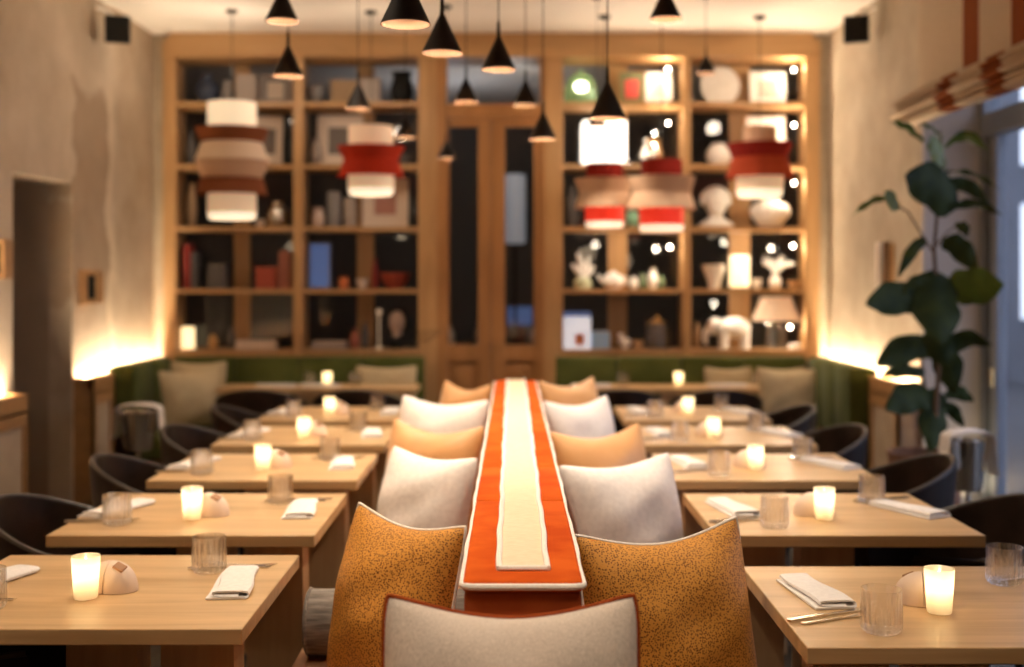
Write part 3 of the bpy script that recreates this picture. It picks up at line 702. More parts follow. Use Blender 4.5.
def make_pebble(label, loc, rotz):
    t = thing('salt_cellar', label, 'salt cellar', loc, rotz, 'pebble shaped cellars')
    def shell(x0, x1):
        vs, fs = [], []; n, m_ = 22, 12
        for i in range(m_ + 1):
            x = x0 + (x1 - x0) * i / m_
            rr = math.sqrt(max(0.0, 1 - (x / 0.066) ** 2)) ** 0.9
            for k in range(n + 1):
                a = PI * k / n
                vs.append((x, 0.044 * rr * math.cos(a), 0.072 * rr * math.sin(a) ** 0.85 + 0.0006))
        for i in range(m_):
            for k in range(n): fs.append((i * (n + 1) + k, i * (n + 1) + k + 1, (i + 1) * (n + 1) + k + 1, (i + 1) * (n + 1) + k))
        fs.append(tuple(range(n + 1))); fs.append(tuple(m_ * (n + 1) + k for k in range(n + 1))); 
        fs.append(tuple([i * (n + 1) for i in range(m_ + 1)] + [i * (n + 1) + n for i in range(m_, -1, -1)]))
        b = MB(); b.faces(vs, fs); bmesh.ops.remove_doubles(b.bm, verts=b.bm.verts, dist=1e-5); return b
    shell(-0.0655, -0.001).build('shell', M['pebble'], t, True)
    shell(0.001, 0.0655).build('shell', M['pebble'], t, True)
    rot = Matrix.Translation((0.029, -0.014, 0.0600)) @ Euler((R(20), R(24), 0)).to_matrix().to_4x4()
    MB().box(-0.014, 0.014, -0.012, 0.012, -0.004, 0.004, 0.002, rot).build('wooden_patch', M['patch'], t)
    return t
TUM = NAP = KNI = FOR = CAN = PEB = None
def put(cur, maker, label, loc, rotz=None):
    if cur is None:
        return maker(label, loc) if rotz is None else maker(label, loc, rotz)
    dup(cur, loc, None if rotz is None else (0, 0, rotz), label); return cur
for (s, i), (xc, yc) in TC.items():
    row = '%s table of the %s row' % (ORD[i], 'left' if s < 0 else 'right')
    rn = random.Random(100 + i * 2 + (s > 0)); xc += 0.009 if s < 0 else -0.005
    j = lambda a=0.012: rn.uniform(-a, a)
    inn, out = -s, s                      # side of the table next to the central bench / next to the chair
    # positions relative to the table centre, mirrored through it for the two diners
    if s < 0:
        ti, to = (0.200, 0.155), (-0.240, -0.200); ni, no = (0.285, 0.03), (-0.318 if i else -0.335, 0.05)
        ki, ko = (0.165, 0.185), (-0.300, -0.185)
        ri, ro = R(4), R(-20)
    else:
        ti, to = (-0.210, -0.235), (0.215, 0.155); ni, no = (-0.275, 0.07), (0.300 if i else 0.36, 0.03)
        ki, ko = (-0.235, -0.135), (0.27, 0.10)
        ri, ro = R(10), R(24)
    TUM = put(TUM, make_tumbler, 'cut glass tumbler beside the cushions, %s' % row, (xc + ti[0] + j(), yc + ti[1] + j(), TT))
    put(TUM, make_tumbler, 'cut glass tumbler at the chair place, %s' % row, (xc + to[0] + j(), yc + to[1] + j(), TT))
    NAP = put(NAP, make_napkin, 'folded white napkin beside the cushions, %s' % row, (xc + ni[0] + j(0.008), yc + ni[1] + j(), TT), ri + j(0.06))
    put(NAP, make_napkin, 'folded white napkin at the chair place, %s' % row, (xc + no[0] + j(0.008), yc + no[1] + j(), TT), ro + j(0.08))
    if s < 0:
        cut = [((0.245, 0.205), R(14), (0.235, 0.227), R(164), 'beside the cushions'), ((-0.315, -0.135), R(10), (-0.315, -0.165), R(5), 'at the chair place')]
    else:
        cut = [((-0.285, -0.115), R(27), (-0.275, -0.145), R(24), 'beside the cushions'), ((0.275 if i else 0.32, 0.215), R(20), (0.285 if i else 0.32, 0.240), R(14), 'at the chair place')]
    for (kp, kr, fp, fr_, where) in cut:
        KNI = put(KNI, make_knife, 'steel knife %s, %s' % (where, row), (xc + kp[0] + j(0.004), yc + kp[1], TT), kr)
        FOR = put(FOR, make_fork, 'steel fork %s, %s' % (where, row), (xc + fp[0] + j(0.004), yc + fp[1], TT), fr_)
    cp = (xc - 0.03 + j(0.02), yc - 0.11 + j(0.015), TT) if not (s > 0 and i == 0) else (xc - 0.03, yc - 0.095, TT)
    CAN = put(CAN, make_candle, 'lit candle in a frosted cup, %s' % row, cp)
    candle_light(cp)
    if s < 0: pp, pr = (cp[0] + 0.036, cp[1] + 0.079, TT), R(-8)
    else: pp, pr = (cp[0] - 0.010, cp[1] + 0.087, TT), R(172)
    PEB = put(PEB, make_pebble, 'beige pebble shaped salt cellar behind the candle, %s' % row, pp, pr + j(0.1))
for xw, nm, pos in ((-1.37, 'back left', [(-0.22, 'left pillow'), (0.10, 'doors')]), (1.21, 'back right', [(-0.55, 'doors'), (0.42, 'corner pillows')])):
    cp = (xw + (0.05 if xw < 0 else -0.02), 8.50, TT)
    dup(CAN, cp, label='lit candle on the long table, %s bench' % nm); candle_light(cp)
    for q, (dx, w1) in enumerate(pos):
        dup(TUM, (xw + dx + 0.14, 8.57, TT), label='tumbler on the long %s table toward the %s' % (nm, w1))
        dup(NAP, (xw + dx - 0.10, 8.49, TT), (0, 0, R(80)), 'white napkin lying crosswise on the long %s table toward the %s' % (nm, w1))

# ------------------------------------------------------------------ tub chairs
def make_chair(label, loc, rotz):
    """Opens towards +x."""
    t = thing('tub_chair', label, 'chair', loc, rotz, 'dark tub chairs')
    n, m_ = 40, 8; A = R(128)
    def prm(k):
        a = PI - A + 2 * A * k / n                     # 180 deg is the back
        q = abs(a - PI) / A
        x, y = 0.300 * math.cos(a), 0.318 * math.sin(a)
        if q > 0.7: x += 0.09 * ((q - 0.7) / 0.3)
        top = 0.650 + 0.135 * max(0.0, math.cos(q * PI * 0.62)) ** 1.3
        return x, y, top
    vs, fs = [], []
    for k in range(n + 1):
        x, y, top = prm(k)
        for j in range(m_ + 1):
            v = j / m_; z = 0.40 + (top - 0.40) * v
            f = 0.88 + 0.12 * v ** 0.7
            vs.append((x * f, y * f, z))
        for j in range(m_ + 1):
            v = 1 - j / m_; z = 0.40 + (top - 0.40) * v
            f = (0.88 + 0.12 * v ** 0.7) * (0.92 - 0.02 * (1 - v))
            vs.append((x * f, y * f, z))
    q = 2 * (m_ + 1)
    for k in range(n):
        for j in range(q): fs.append((k * q + j, k * q + (j + 1) % q, (k + 1) * q + (j + 1) % q, (k + 1) * q + j))
    fs.append(tuple(range(q))); fs.append(tuple(n * q + j for j in range(q)))
    b = MB(); b.faces(vs, fs); b.build('shell', M['leather'], t, True)
    MB().tube([(prm(k)[0] * 0.962, prm(k)[1] * 0.962, prm(k)[2] + 0.001) for k in range(n + 1)], 0.0105, 8).build('rim', M['rim'], t, True)
    MB().lathe([(1e-4, 0.385), (0.19, 0.385), (0.215, 0.40), (0.222, 0.43), (0.21, 0.455), (1e-4, 0.465)], 32).build('seat', M['leather'], t, True)
    for a in (45, 135, 225, 315):
        ca, sa = math.cos(R(a)), math.sin(R(a))
        MB().tube([(0.15 * ca, 0.15 * sa, 0.39), (0.24 * ca, 0.24 * sa, 0.0)], [0.016, 0.010], 10).build('leg', M['black'], t, True)
    return t
CHP = make_chair('dark leather tub chair at the second table of the left row', (-1.42, 3.93, 0), 0)
for i in (0, 2, 3, 4):
    dup(CHP, (-1.42 if i else -1.38, TY[i] + 0.03, 0), (0, 0, R([0, 0, 6, -5, 4][i])), 'dark leather tub chair at the %s table of the left row' % ORD[i])
for i in (1, 2, 3, 4):
    dup(CHP, ([0, 1.49, 1.51, 1.44, 1.44][i], TY[i] + 0.03, 0), (0, 0, PI + R([0, 3, -6, 5, 0][i])), 'dark leather tub chair at the %s table of the right row' % ORD[i])
for (x, lab) in ((-1.685, 'dark tub chair with its back to the room, left end of the back left table'), (-1.035, 'dark tub chair with its back to the room, back left table near the doors'),
                 (0.715, 'dark tub chair with its back to the room, back right table near the doors'), (1.375, 'dark tub chair with its back to the room, back right table near the pillows')):
    dup(CHP, (x, 8.045, 0), (0, 0, R(90)), lab)

# ------------------------------------------------------------------ cone pendants
CONES = [(282, 25, 34, 'top left corner of the cluster, cut by the picture edge'), (288, 79, 32, 'hanging just below the top left cone'), (358, 111, 27, 'before the white framed print'),
         (405.5, 30, 51, 'largest of all, hanging highest'), (405.5, 139, 22, 'small and far, beside the red drum lamp'), (442, 57, 41, 'above the left edge of the doors'),
         (446.5, 159, 18.5, 'smallest and lowest, before the left door leaf'), (466, 104, 25, 'before the left half of the transom'), (498.5, 73, 35, 'over the middle of the doors'),
         (525.5, 107, 25.5, 'before the right half of the transom'), (543, 141, 28, 'low, before the right door jamb'), (607.5, 121, 37.5, 'low, before the bright square lamp'),
         (597, 127, 19.5, 'peeking out behind the one at the bright square lamp'), (665.5, 23, 33, 'at the top edge over the right bookcase'), (706, 75, 19.6, 'small, before the round white plate')]
def make_cone(label, loc, top):
    t = thing('pendant_lamp', label, 'lamp', loc, 0, 'black cone pendant lamps')
    D = 0.065; H = 0.128
    b = MB()
    b.lathe_open([(D, 0.0), (0.006, H - 0.002)], 40)
    b.mi = 1; b.lathe_open([(D, 0.0), (D - 0.003, 0.0002), (0.004, H - 0.008)], 40)
    o = b.build('shade', None, t, True, recalc=False, mats=[M['cone_out'], M['cone_in']])
    MB().lathe([(0.0062, H - 0.006), (0.0070, H + 0.004), (0.0055, H + 0.045), (0.003, H + 0.055)], 14).build('stem', M['cone_out'], t, True)
    MB().sphere((0, 0, 0.075), 0.012, u=14, v=8).build('bulb', M['cone_bulb'], t, True)
    MB().lathe([(0.0022, H + 0.05), (0.0022, top - loc[2])], 8).build('cord', M['black'], t, True)
    MB().lathe([(0.03, top - loc[2] - 0.02), (0.035, top - loc[2] - 0.012), (0.035, top - loc[2] - 0.0005)], 20).build('ceiling_cap', M['black'], t, True)
    return t
CONE_E = 30.0
for (x, y, w_, lab) in CONES:
    d_ = min(0.13 * F / w_, 8.05 if w_ > 19 else 8.22)
    y -= w_ * 0.5 * (HZ - y) / F
    p = (PX(x, d_), d_, PZ(y, d_))
    make_cone('black cone pendant, ' + lab, p, 3.4045)
    light('SPOT', (p[0], p[1], p[2] + 0.05), CONE_E, (1.0, 0.83, 0.64), 0.02, 'pendant_light', spot_size=R(100), spot_blend=0.5)

# ------------------------------------------------------------------ drum pendants
def drum(label, cx, d_, tiers, scale_px=None, top=ZC, cordtop=None):
    """tiers: (y_top, y_bottom, width_top_px, width_bottom_px, material, name)."""
    zb = PZ(max(q[1] for q in tiers), d_)
    p = (PX(cx, d_), d_, zb)
    t = thing('drum_pendant', label, 'lamp', p, 0, 'tiered fabric drum pendants')
    k = d_ / F / 2
    for (ya, yb, wa, wb, mt, nm) in tiers:
        za, z1 = PZ(ya, d_) - zb, PZ(yb, d_) - zb
        ra, rb = wa * k, wb * k; m_ = (za + z1) / 2; rm = (ra + rb) / 2
        b = MB(); b.lathe_open([(rb - 0.012, z1 + 0.002), (rb, z1), (rm, m_), (ra, za), (ra - 0.012, za - 0.002)], 48)
        b.lathe([(1e-4, za - 0.006), (ra - 0.010, za - 0.004)], 48) if nm != 'lit_rim' else None
        b.build('shade_tier' if nm != 'lit_rim' else 'diffuser', M[mt], t, True)
    zt = PZ(min(q[0] for q in tiers), d_) - zb
    MB().lathe([(0.003, zt - 0.01), (0.003, top - zb)], 8).build('cord', M['black'], t, True)
    MB().lathe([(0.035, top - zb - 0.022), (0.042, top - zb - 0.014), (0.042, top - zb - 0.0005)], 24).build('ceiling_cap', M['black'], t, True)
    light('POINT', (p[0], p[1], zb - 0.16), 1.6, (1.0, 0.76, 0.50), 0.08, 'drum_light')
    light('POINT', (p[0], p[1], zb + zt + 0.24), 7.5, (1.0, 0.83, 0.64), 0.06, 'drum_light')
    return t
drum('tall drum pendant with glowing white ends and brown and cream tiers, over the left bench', 232, 8.42,
     [(103, 129, 48, 48, 'lit_white', 't'), (129, 143, 73, 61, 'shade_brown', 't'), (143, 161, 60, 73, 'shade_cream', 't'), (161.5, 178, 73, 60, 'shade_tan', 't'), (179, 195, 62, 70, 'shade_brown', 't'), (194, 213, 48, 48, 'lit_cream', 't'), (213, 219, 48, 45, 'lit_rim', 'lit_rim')])
drum('red waisted drum pendant with cream top and glowing bottom, before the white frame', 371, 8.45,
     [(127, 147, 45, 45, 'lit_soft', 't'), (147, 160, 67, 54, 'shade_red', 't'), (160, 177, 54, 67, 'shade_red', 't'), (175, 189, 46, 46, 'lit_cream', 't'), (189, 195, 46, 42, 'lit_rim', 'lit_rim')])
drum('tan waisted pendant with red ends, left and farther one of the overlapping two', 604.5, 8.60,
     [(164, 179, 37, 37, 'shade_dark', 't'), (179, 193, 60, 50, 'shade_tan', 't'), (193, 208, 50, 60, 'shade_tan', 't'), (206, 222, 38, 38, 'lit_red', 't'), (222, 227, 38, 36, 'lit_rim', 'lit_rim')])
drum('tan waisted pendant with red ends, right and nearer one of the overlapping two', 661.5, 8.20,
     [(160, 177, 41, 41, 'shade_dark', 't'), (177, 193, 68, 58, 'shade_tan', 't'), (193, 209, 58, 68, 'shade_tan', 't'), (207, 225, 44, 44, 'lit_red', 't'), (225, 231, 44, 42, 'lit_rim', 'lit_rim')], top=3.405)
drum('dark red waisted drum pendant with tan top and glowing bottom, at the right', 759.5, 8.62,
     [(127, 144, 33, 33, 'shade_tan', 't'), (144, 158, 66, 54, 'shade_dark', 't'), (158, 178, 54, 67, 'shade_rust', 't'), (175, 190, 47, 46, 'lit_cream', 't'), (190, 197, 46, 43, 'lit_rim', 'lit_rim')])

# ------------------------------------------------------------------ things on the shelves
DS = 9.41
def zsh(row): return SHZ[row] + 0.0152          # top of shelf ROW (0 is the highest board)
def sx(x, d_=DS): return PX(x, d_)
def on_shelf(row, m, name, mat, label, cat, x, smooth=True, d_=DS, group=None):
    o = m.build(name, mat, None, smooth, (sx(x, d_), d_, zsh(row)))
    return tag(o, label, cat, group)
K = DS / F
def hpx(px): return px * K
def vase_prof(h, r, neck=0.45, lip=0.55, belly=0.4):
    return [(1e-4, 0), (r * 0.6, 0), (r * 0.72, h * 0.04), (r, h * belly), (r * 0.85, h * 0.68), (r * neck, h * 0.86), (r * lip, h), (r * lip - 0.008, h), (r * (neck - 0.1), h * 0.86), (1e-4, h * 0.5)]
def vase(row, x, wpx, hp, mat, label, cat='vase', **k):
    return on_shelf(row, MB().lathe(vase_prof(hpx(hp), hpx(wpx) / 2, **k), 28), 'vase', M[mat], label, cat, x)
def bowl(row, x, wpx, hp, mat, label):
    r, h = hpx(wpx) / 2, hpx(hp)
    return on_shelf(row, MB().lathe([(1e-4, 0), (r * 0.5, 0), (r * 0.55, h * 0.1), (r * 0.9, h * 0.6), (r, h), (r - 0.008, h), (r * 0.8, h * 0.5), (1e-4, h * 0.2)], 28), 'bowl', M[mat], label, 'bowl', x)
def book(row, x, wpx, hp, mat, label, cat='book', name='book', dep=0.16):
    w_, h = hpx(wpx), hpx(hp)
    t = thing(name, label, cat, (sx(x), DS, zsh(row)))
    MB().box(-w_ / 2, w_ / 2, -dep / 2, dep / 2, 0, h, 0.004).build('cover', M[mat], t)
    MB().box(-w_ / 2 + 0.006, w_ / 2 - 0.006, -dep / 2 + 0.01, dep / 2 + 0.003, 0.006, h + 0.0015).build('pages', M['mount'], t)
    return t
def frame(row, x, wpx, hp, mats, label, lean=6, inner=0.55, d_=None, cat='picture', border=0.025):
    d_ = d_ or DS + 0.04
    w_, h = wpx * d_ / F, hp * d_ / F
    t = thing('picture_frame', label, cat, (PX(x, d_), d_, zsh(row) + 0.002)); t.rotation_euler = (R(-lean), 0, 0)
    MB().box(-w_ / 2, w_ / 2, 0, 0.02, 0, border, 0.003).box(-w_ / 2, w_ / 2, 0, 0.02, h - border, h, 0.003).box(-w_ / 2, -w_ / 2 + border, 0, 0.02, border, h - border).box(w_ / 2 - border, w_ / 2, 0, 0.02, border, h - border).build('frame', M[mats[0]], t)
    MB().box(-w_ / 2 + border, w_ / 2 - border, 0.008, 0.018, border, h - border).build('mount', M[mats[1]], t)
    iw, ih = w_ * inner / 2, h * inner / 2
    MB().box(-iw, iw, 0.004, 0.010, h / 2 - ih, h / 2 + ih).build('picture', M[mats[2]], t)
    return t
# left case, row 0 (top)
vase(0, 207, 24, 30, 'navy', 'dark blue jar on the top left shelf')
vase(0, 228, 14, 24, 'ashen', 'grey jar beside the dark blue jar on the top shelf', lip=0.8, neck=0.7)
book(0, 248, 20, 30, 'stone', 'grey-brown box standing mid top left shelf', 'box', 'storage_box')
frame(0, 275, 30, 32, ['stone', 'ashen', 'mount'], 'grey framed print leaning at the right end of the top left shelf')
bowl(0, 316, 20, 18, 'ashen', 'grey bowl on the top shelf above the white frame')
book(0, 345, 26, 24, 'basket', 'brown wicker box on the top shelf', 'box', 'storage_box')
book(0, 371, 20, 26, 'stone', 'grey box between wicker box and black vase', 'box', 'storage_box')
vase(0, 402, 24, 33, 'black', 'tall black vase at the right end of the top shelf', lip=0.9, neck=0.7)
# row 1
vase(1, 191, 9, 34, 'smoke', 'slim dark vase at the far left under the white lamp top', neck=0.4)
frame(1, 268, 28, 52, ['mount', 'mount', 'photo'], 'white framed print half hidden by the tall drum lamp', inner=0.5)
vase(1, 316, 11, 28, 'stone', 'stone grey vase left of the large white frame')
frame(1, 339.5, 45, 53, ['mount', 'mount', 'photo'], 'large white framed print of a dark scene', inner=0.52)
vase(1, 385, 16, 24, 'smoke', 'dark vase behind the red drum lamp')
bowl(1, 407, 16, 12, 'smoke', 'dark bowl at the right end under the black vase')
# row 2
vase(2, 192, 10, 44, 'basket', 'slim brown vase at the left below the tall drum lamp', neck=0.5)
vase(2, 278, 24, 26, 'steel', 'silver round vase left of the central upright')
bowl(2, 260, 10, 8, 'mount', 'small pale bowl next to the silver vase')
vase(2, 318, 14, 20, 'rose', 'pale flared vase just right of the upright', lip=0.95, neck=0.6)
on_shelf(2, MB().lathe([(0.05, 0), (0.055, 0.01), (0.055, hpx(34)), (0.045, hpx(36))], 24), 'canister', M['ashen'], 'grey canister beneath the large white frame', 'canister', 334)
on_shelf(2, MB().lathe([(0.045, 0), (0.05, 0.01), (0.05, hpx(28)), (0.04, hpx(30))], 24), 'canister', M['stone'], 'shorter stone canister beside the grey one', 'canister', 350)
frame(2, 385, 46, 50, ['mount', 'mount', 'pinkart'], 'cream framed pink picture below the red drum lamp', inner=0.48)
# row 3
book(3, 189, 7, 44, 'darkred', 'thin dark red book standing at the far left')
book(3, 196, 5, 36, 'smoke', 'thin dark book beside the dark red one')
book(3, 218, 16, 24, 'smoke', 'dark box in the shade below the tall drum lamp', 'box', 'storage_box')
on_shelf(3, MB().box(-hpx(10), hpx(10), -0.1, 0.1, 0, hpx(21), 0.006).box(-hpx(10.5), hpx(10.5), -0.103, 0.103, hpx(17), hpx(22), 0.004), 'storage_box', M['red_box'], 'small red box left of the pink book', 'box', 268, False)
book(3, 286, 11, 38, 'pink_box', 'tall faded pink book beside the upright')
frame(3, 319.5, 22, 46, ['ashen', 'lit_blue', 'lit_blue'], 'glowing blue screen in a grey case', 2, 0.6, cat='screen', border=0.012)
vase(3, 344, 11, 12, 'orange_pot', 'small orange pot right of the blue screen', lip=0.9, neck=0.75)
bowl(3, 362, 12, 10, 'mount', 'small white bowl left of the red bowl')
bowl(3, 395, 30, 16, 'red_box', 'red bowl at the right end of the shelf')
vase(3, 375, 7, 30, 'darkred', 'slim dark red bottle standing behind the red bowl', neck=0.4)
# row 4 (lowest)
t = thing('pillar_candle', 'tall glowing candle at the lower left of the dim bookcase', 'candle', (sx(188), DS, zsh(4)))
MB().lathe([(1e-4, 0), (0.05, 0), (0.052, 0.004), (0.052, 0.165), (0.044, 0.17), (1e-4, 0.16)], 28).build('wax', M['lit_tube'], t, True)
vase(4, 213, 10, 14, 'amber', 'small amber pot beside the tall glowing candle')
vase(4, 231, 9, 22, 'smoke', 'slim black bottle right of the amber pot', neck=0.35)
book(4, 258, 40, 8, 'mount', 'flat pale box lying on the lowest left shelf', 'box', 'storage_box')
book(4, 330, 34, 7, 'stone', 'flat grey box lying right of the upright, lowest shelf', 'box', 'storage_box')
vase(4, 355, 10, 20, 'pink_box', 'small pinkish vase on the lowest shelf', neck=0.4)
t = thing('bust', 'small pale bust at the lower right of the dim bookcase', 'sculpture', (sx(397), DS, zsh(4)))
MB().lathe([(0.05, 0), (0.05, 0.03), (0.03, 0.05), (0.022, 0.09)], 20).build('stand', M['black'], t, True)
MB().sphere((0, 0, 0.21), 0.066, 0.95, 1.1, 1.35).lathe([(0.03, 0.088), (0.04, 0.12), (0.03, 0.15)], 16).sphere((0, -0.072, 0.20), 0.014, 1, 1.2, 1.3, 10, 6).build('head', M['rose'], t, True)
on_shelf(4, MB().sphere((0, 0, 0.29), 0.022).lathe([(0.03, 0), (0.03, 0.008), (0.006, 0.012), (0.006, 0.27)], 14), 'globe_lamp', M['lit_cream'], 'tiny warm globe light on a stem near the bust', 'lamp', 379)
vase(4, 365, 9, 26, 'smoke', 'dark slim vase between pinkish vase and globe light', neck=0.4)

# right case
# row 0
t = thing('glass_cloche', 'green glass dome with a bright spot, top left of the bright bookcase', 'glass dome', (sx(581), DS, zsh(0)))
MB().lathe([(0.13, 0), (0.135, 0.01), (0.13, 0.10), (0.10, 0.20), (0.05, 0.25), (0.015, 0.262), (0.015, 0.28), (1e-4, 0.29)], 32).build('dome', M['green_glass'], t, True)
MB().sphere((0.0, 0, 0.13), 0.035).build('bulb', M['bulb'], t, True)
frame(0, 632, 26, 35, ['case', 'art_green', 'art_red'], 'red and green painting on the top bright shelf', 4, 0.55, border=0.01)
frame(0, 659, 26, 34, ['white', 'white_matt', 'mount'], 'white framed print right of the red and green painting', 4, 0.4)
t = thing('display_plate', 'large round white plate standing left on the top right shelf', 'plate', (sx(721), DS + 0.05, zsh(0)))
o = MB().lathe([(1e-4, 0.0), (0.12, 0.0), (0.155, 0.012), (0.155, 0.022), (0.115, 0.012), (1e-4, 0.010)], 40).build('disc', M['white_matt'], t, True); o.rotation_euler = (R(84), 0, 0); o.location = (0, 0.0, 0.160)
MB().box(-0.05, 0.05, -0.03, 0.05, 0, 0.012).build('plate_stand', M['black'], t)
frame(0, 768, 36, 35, ['white', 'white_matt', 'rose'], 'white framed print above the dark red drum lamp', 4, 0.5)
vase(0, 712 - 20, 6, 12, 'smoke', 'small dark bottle left of the round white plate')
# row 1
t = thing('table_lamp', 'brightly glowing square shade lamp behind a black cone pendant', 'lamp', (sx(603.5), DS, zsh(1)))
MB().box(-0.172, 0.172, -0.12, 0.12, 0.03, 0.35, 0.012).build('lamp_shade', M['lit_box'], t)
MB().box(-0.12, 0.12, -0.08, 0.08, 0, 0.03, 0.004).build('base', M['white'], t)
vase(1, 652, 24, 27, 'steel', 'silvery ribbed vase right of the bright square lamp', lip=0.8, neck=0.6)
t = thing('round_jug', 'white round jug with a dark mouth before the oak upright', 'jug', (sx(718), DS, zsh(1)))
MB().lathe([(1e-4, 0), (0.06, 0), (0.07, 0.01), (0.098, 0.08), (0.085, 0.135), (0.05, 0.165), (0.055, 0.18)], 32).build('body', M['white'], t, True)
MB().lathe([(1e-4, 0.176), (0.045, 0.1805)], 24).build('mouth', M['black'], t, True)
MB().tube([(0.09, 0, 0.12), (0.13, 0, 0.12), (0.135, 0, 0.07), (0.092, 0, 0.05)], 0.009, 8).build('handle', M['white'], t, True)
frame(1, 766, 40, 51, ['rose', 'white_matt', 'mount'], 'tall cream panel standing behind the dark red drum lamp', 3, 0.6, border=0.015)
# row 2
vase(2, 572, 14, 42, 'smoke', 'dark tall vase left of the overlapping pendants', neck=0.5)
on_shelf(2, MB().sphere((0, 0, 0.07), 0.055, 1, 1, 1.25), 'egg_ornament', M['teal'], 'mint green egg seen between the two red bottoms', 'ornament', 633)
def head(row, x, hp, label):
    t = thing('bust', label, 'sculpture', (sx(x), DS, zsh(row)))
    h = hpx(hp)
    MB().lathe([(1e-4, 0), (0.13, 0), (0.14, 0.02), (0.10, 0.05), (0.06, 0.08), (0.055, 0.11)], 24).build('neck', M['white'], t, True)
    MB().sphere((0, 0, 0.20), 0.095, 0.95, 1.1, 1.15).sphere((0, -0.10, 0.19), 0.02, 0.8, 1.2, 1.6, 10, 6).sphere((0, -0.07, 0.135), 0.045, 1, 1, 0.8, 12, 8).build('face', M['white'], t, True)
    b = MB()
    for k in range(9):
        a = PI * k / 8; b.sphere((0.095 * math.cos(a), 0.02, 0.21 + 0.09 * math.sin(a)), 0.034, u=12, v=8)
    b.build('curls', M['white'], t, True)
head(2, 716, 37, 'white classical bust with curled hair')
on_shelf(2, MB().lathe([(1e-4, 0), (0.07, 0), (0.09, 0.02), (0.15, 0.10), (0.155, 0.14), (0.12, 0.19), (0.06, 0.215), (0.07, 0.225), (0.05, 0.225), (1e-4, 0.15)], 40, rib=0.05, nrib=14, ribz=(0.02, 0.2)), 'ribbed_vase', M['white_matt'], 'big ribbed white vase below the dark red drum lamp', 'vase', 770)
# row 3
t = thing('coral_ornament', 'white coral ornament on a green foot, left of the shelf', 'ornament', (sx(583), DS, zsh(3)))
MB().lathe([(0.07, 0), (0.072, 0.06), (0.04, 0.09)], 20).build('foot', M['sprig'], t, True)
b = MB()
for a, l in ((-40, 0.14), (-12, 0.20), (14, 0.17), (42, 0.13)):
    p = Vector((0, 0, 0.085)); q = p + Vector((math.sin(R(a)) * l, 0, math.cos(R(a)) * l)); mdl = (p + q) / 2 + Vector((0.01, 0.01, 0))
    b.tube([p, mdl, q], [0.022, 0.026, 0.012], 8)
b.build('branches', M['white'], t, True)
t = thing('teapot', 'white teapot before the left rear upright', 'teapot', (sx(613), DS - 0.02, zsh(3)))
MB().lathe([(1e-4, 0), (0.05, 0), (0.09, 0.05), (0.075, 0.10), (0.03, 0.125), (0.012, 0.14), (1e-4, 0.148)], 28).build('body', M['white'], t, True)
MB().tube([(-0.07, 0, 0.05), (-0.11, 0, 0.08), (-0.125, 0, 0.12)], [0.018, 0.012, 0.009], 8).build('spout', M['white'], t, True)
MB().tube([(0.07, 0, 0.09), (0.115, 0, 0.09), (0.115, 0, 0.045), (0.082, 0, 0.035)], 0.008, 8).build('handle', M['white'], t, True)
for k, (x, h, w_) in enumerate(((634, 12, 9), (643, 16, 8), (653, 20, 10), (661, 14, 8))):
    vase(3, x, w_, h, 'green_glass' if k % 2 else 'white', ['small white cup first in the glass row by the teapot', 'green glass bottle second in the row by the teapot', 'white bottle third and tallest in the row by the teapot', 'green glass bottle last in the row by the teapot'][k], 'bottle' if k else 'cup', neck=0.4, lip=0.5)
on_shelf(3, MB().lathe([(1e-4, 0), (0.045, 0), (0.05, 0.06), (0.09, 0.16), (0.098, 0.19), (0.085, 0.19), (1e-4, 0.08)], 28), 'flared_vase', M['white'], 'white flared vase left of the glowing tube lamp', 'vase', 714)
t = thing('tube_lamp', 'glowing ribbed tube lamp before the oak upright', 'lamp', (sx(739.5), DS, zsh(3)))
MB().lathe([(0.07, 0.012), (0.078, 0.02), (0.078, 0.255), (0.07, 0.265), (1e-4, 0.268)], 36, rib=0.02, nrib=18).build('lamp_shade', M['lit_tube'], t, True)
MB().lathe([(1e-4, 0), (0.06, 0), (0.06, 0.012)], 24).build('base', M['brass'], t, True)
t = thing('spray_vase', 'vase of white feathery branches at the right end', 'vase', (sx(775), DS, zsh(3)))
MB().lathe(vase_prof(0.12, 0.05), 20).build('vase', M['white'], t, True)
b = MB(); rn = random.Random(4)
for k in range(16):
    a = rn.uniform(-1.35, 1.35); l = rn.uniform(0.12, 0.2); z0 = Vector((0, 0, 0.11))
    q = z0 + Vector((math.sin(a) * l, rn.uniform(-0.05, 0.05), math.cos(a) * l * 0.75 + 0.03)); b.tube([z0, (z0 + q) / 2 + Vector((0, 0, 0.03)), q], [0.004, 0.010, 0.004], 6)
b.build('sprays', M['white'], t, True)
bowl(3, 757, 10, 10, 'white', 'small white cup left of the feathery vase')
bowl(3, 793, 12, 8, 'tan_pot', 'small tan bowl at the right end below the feathery vase')
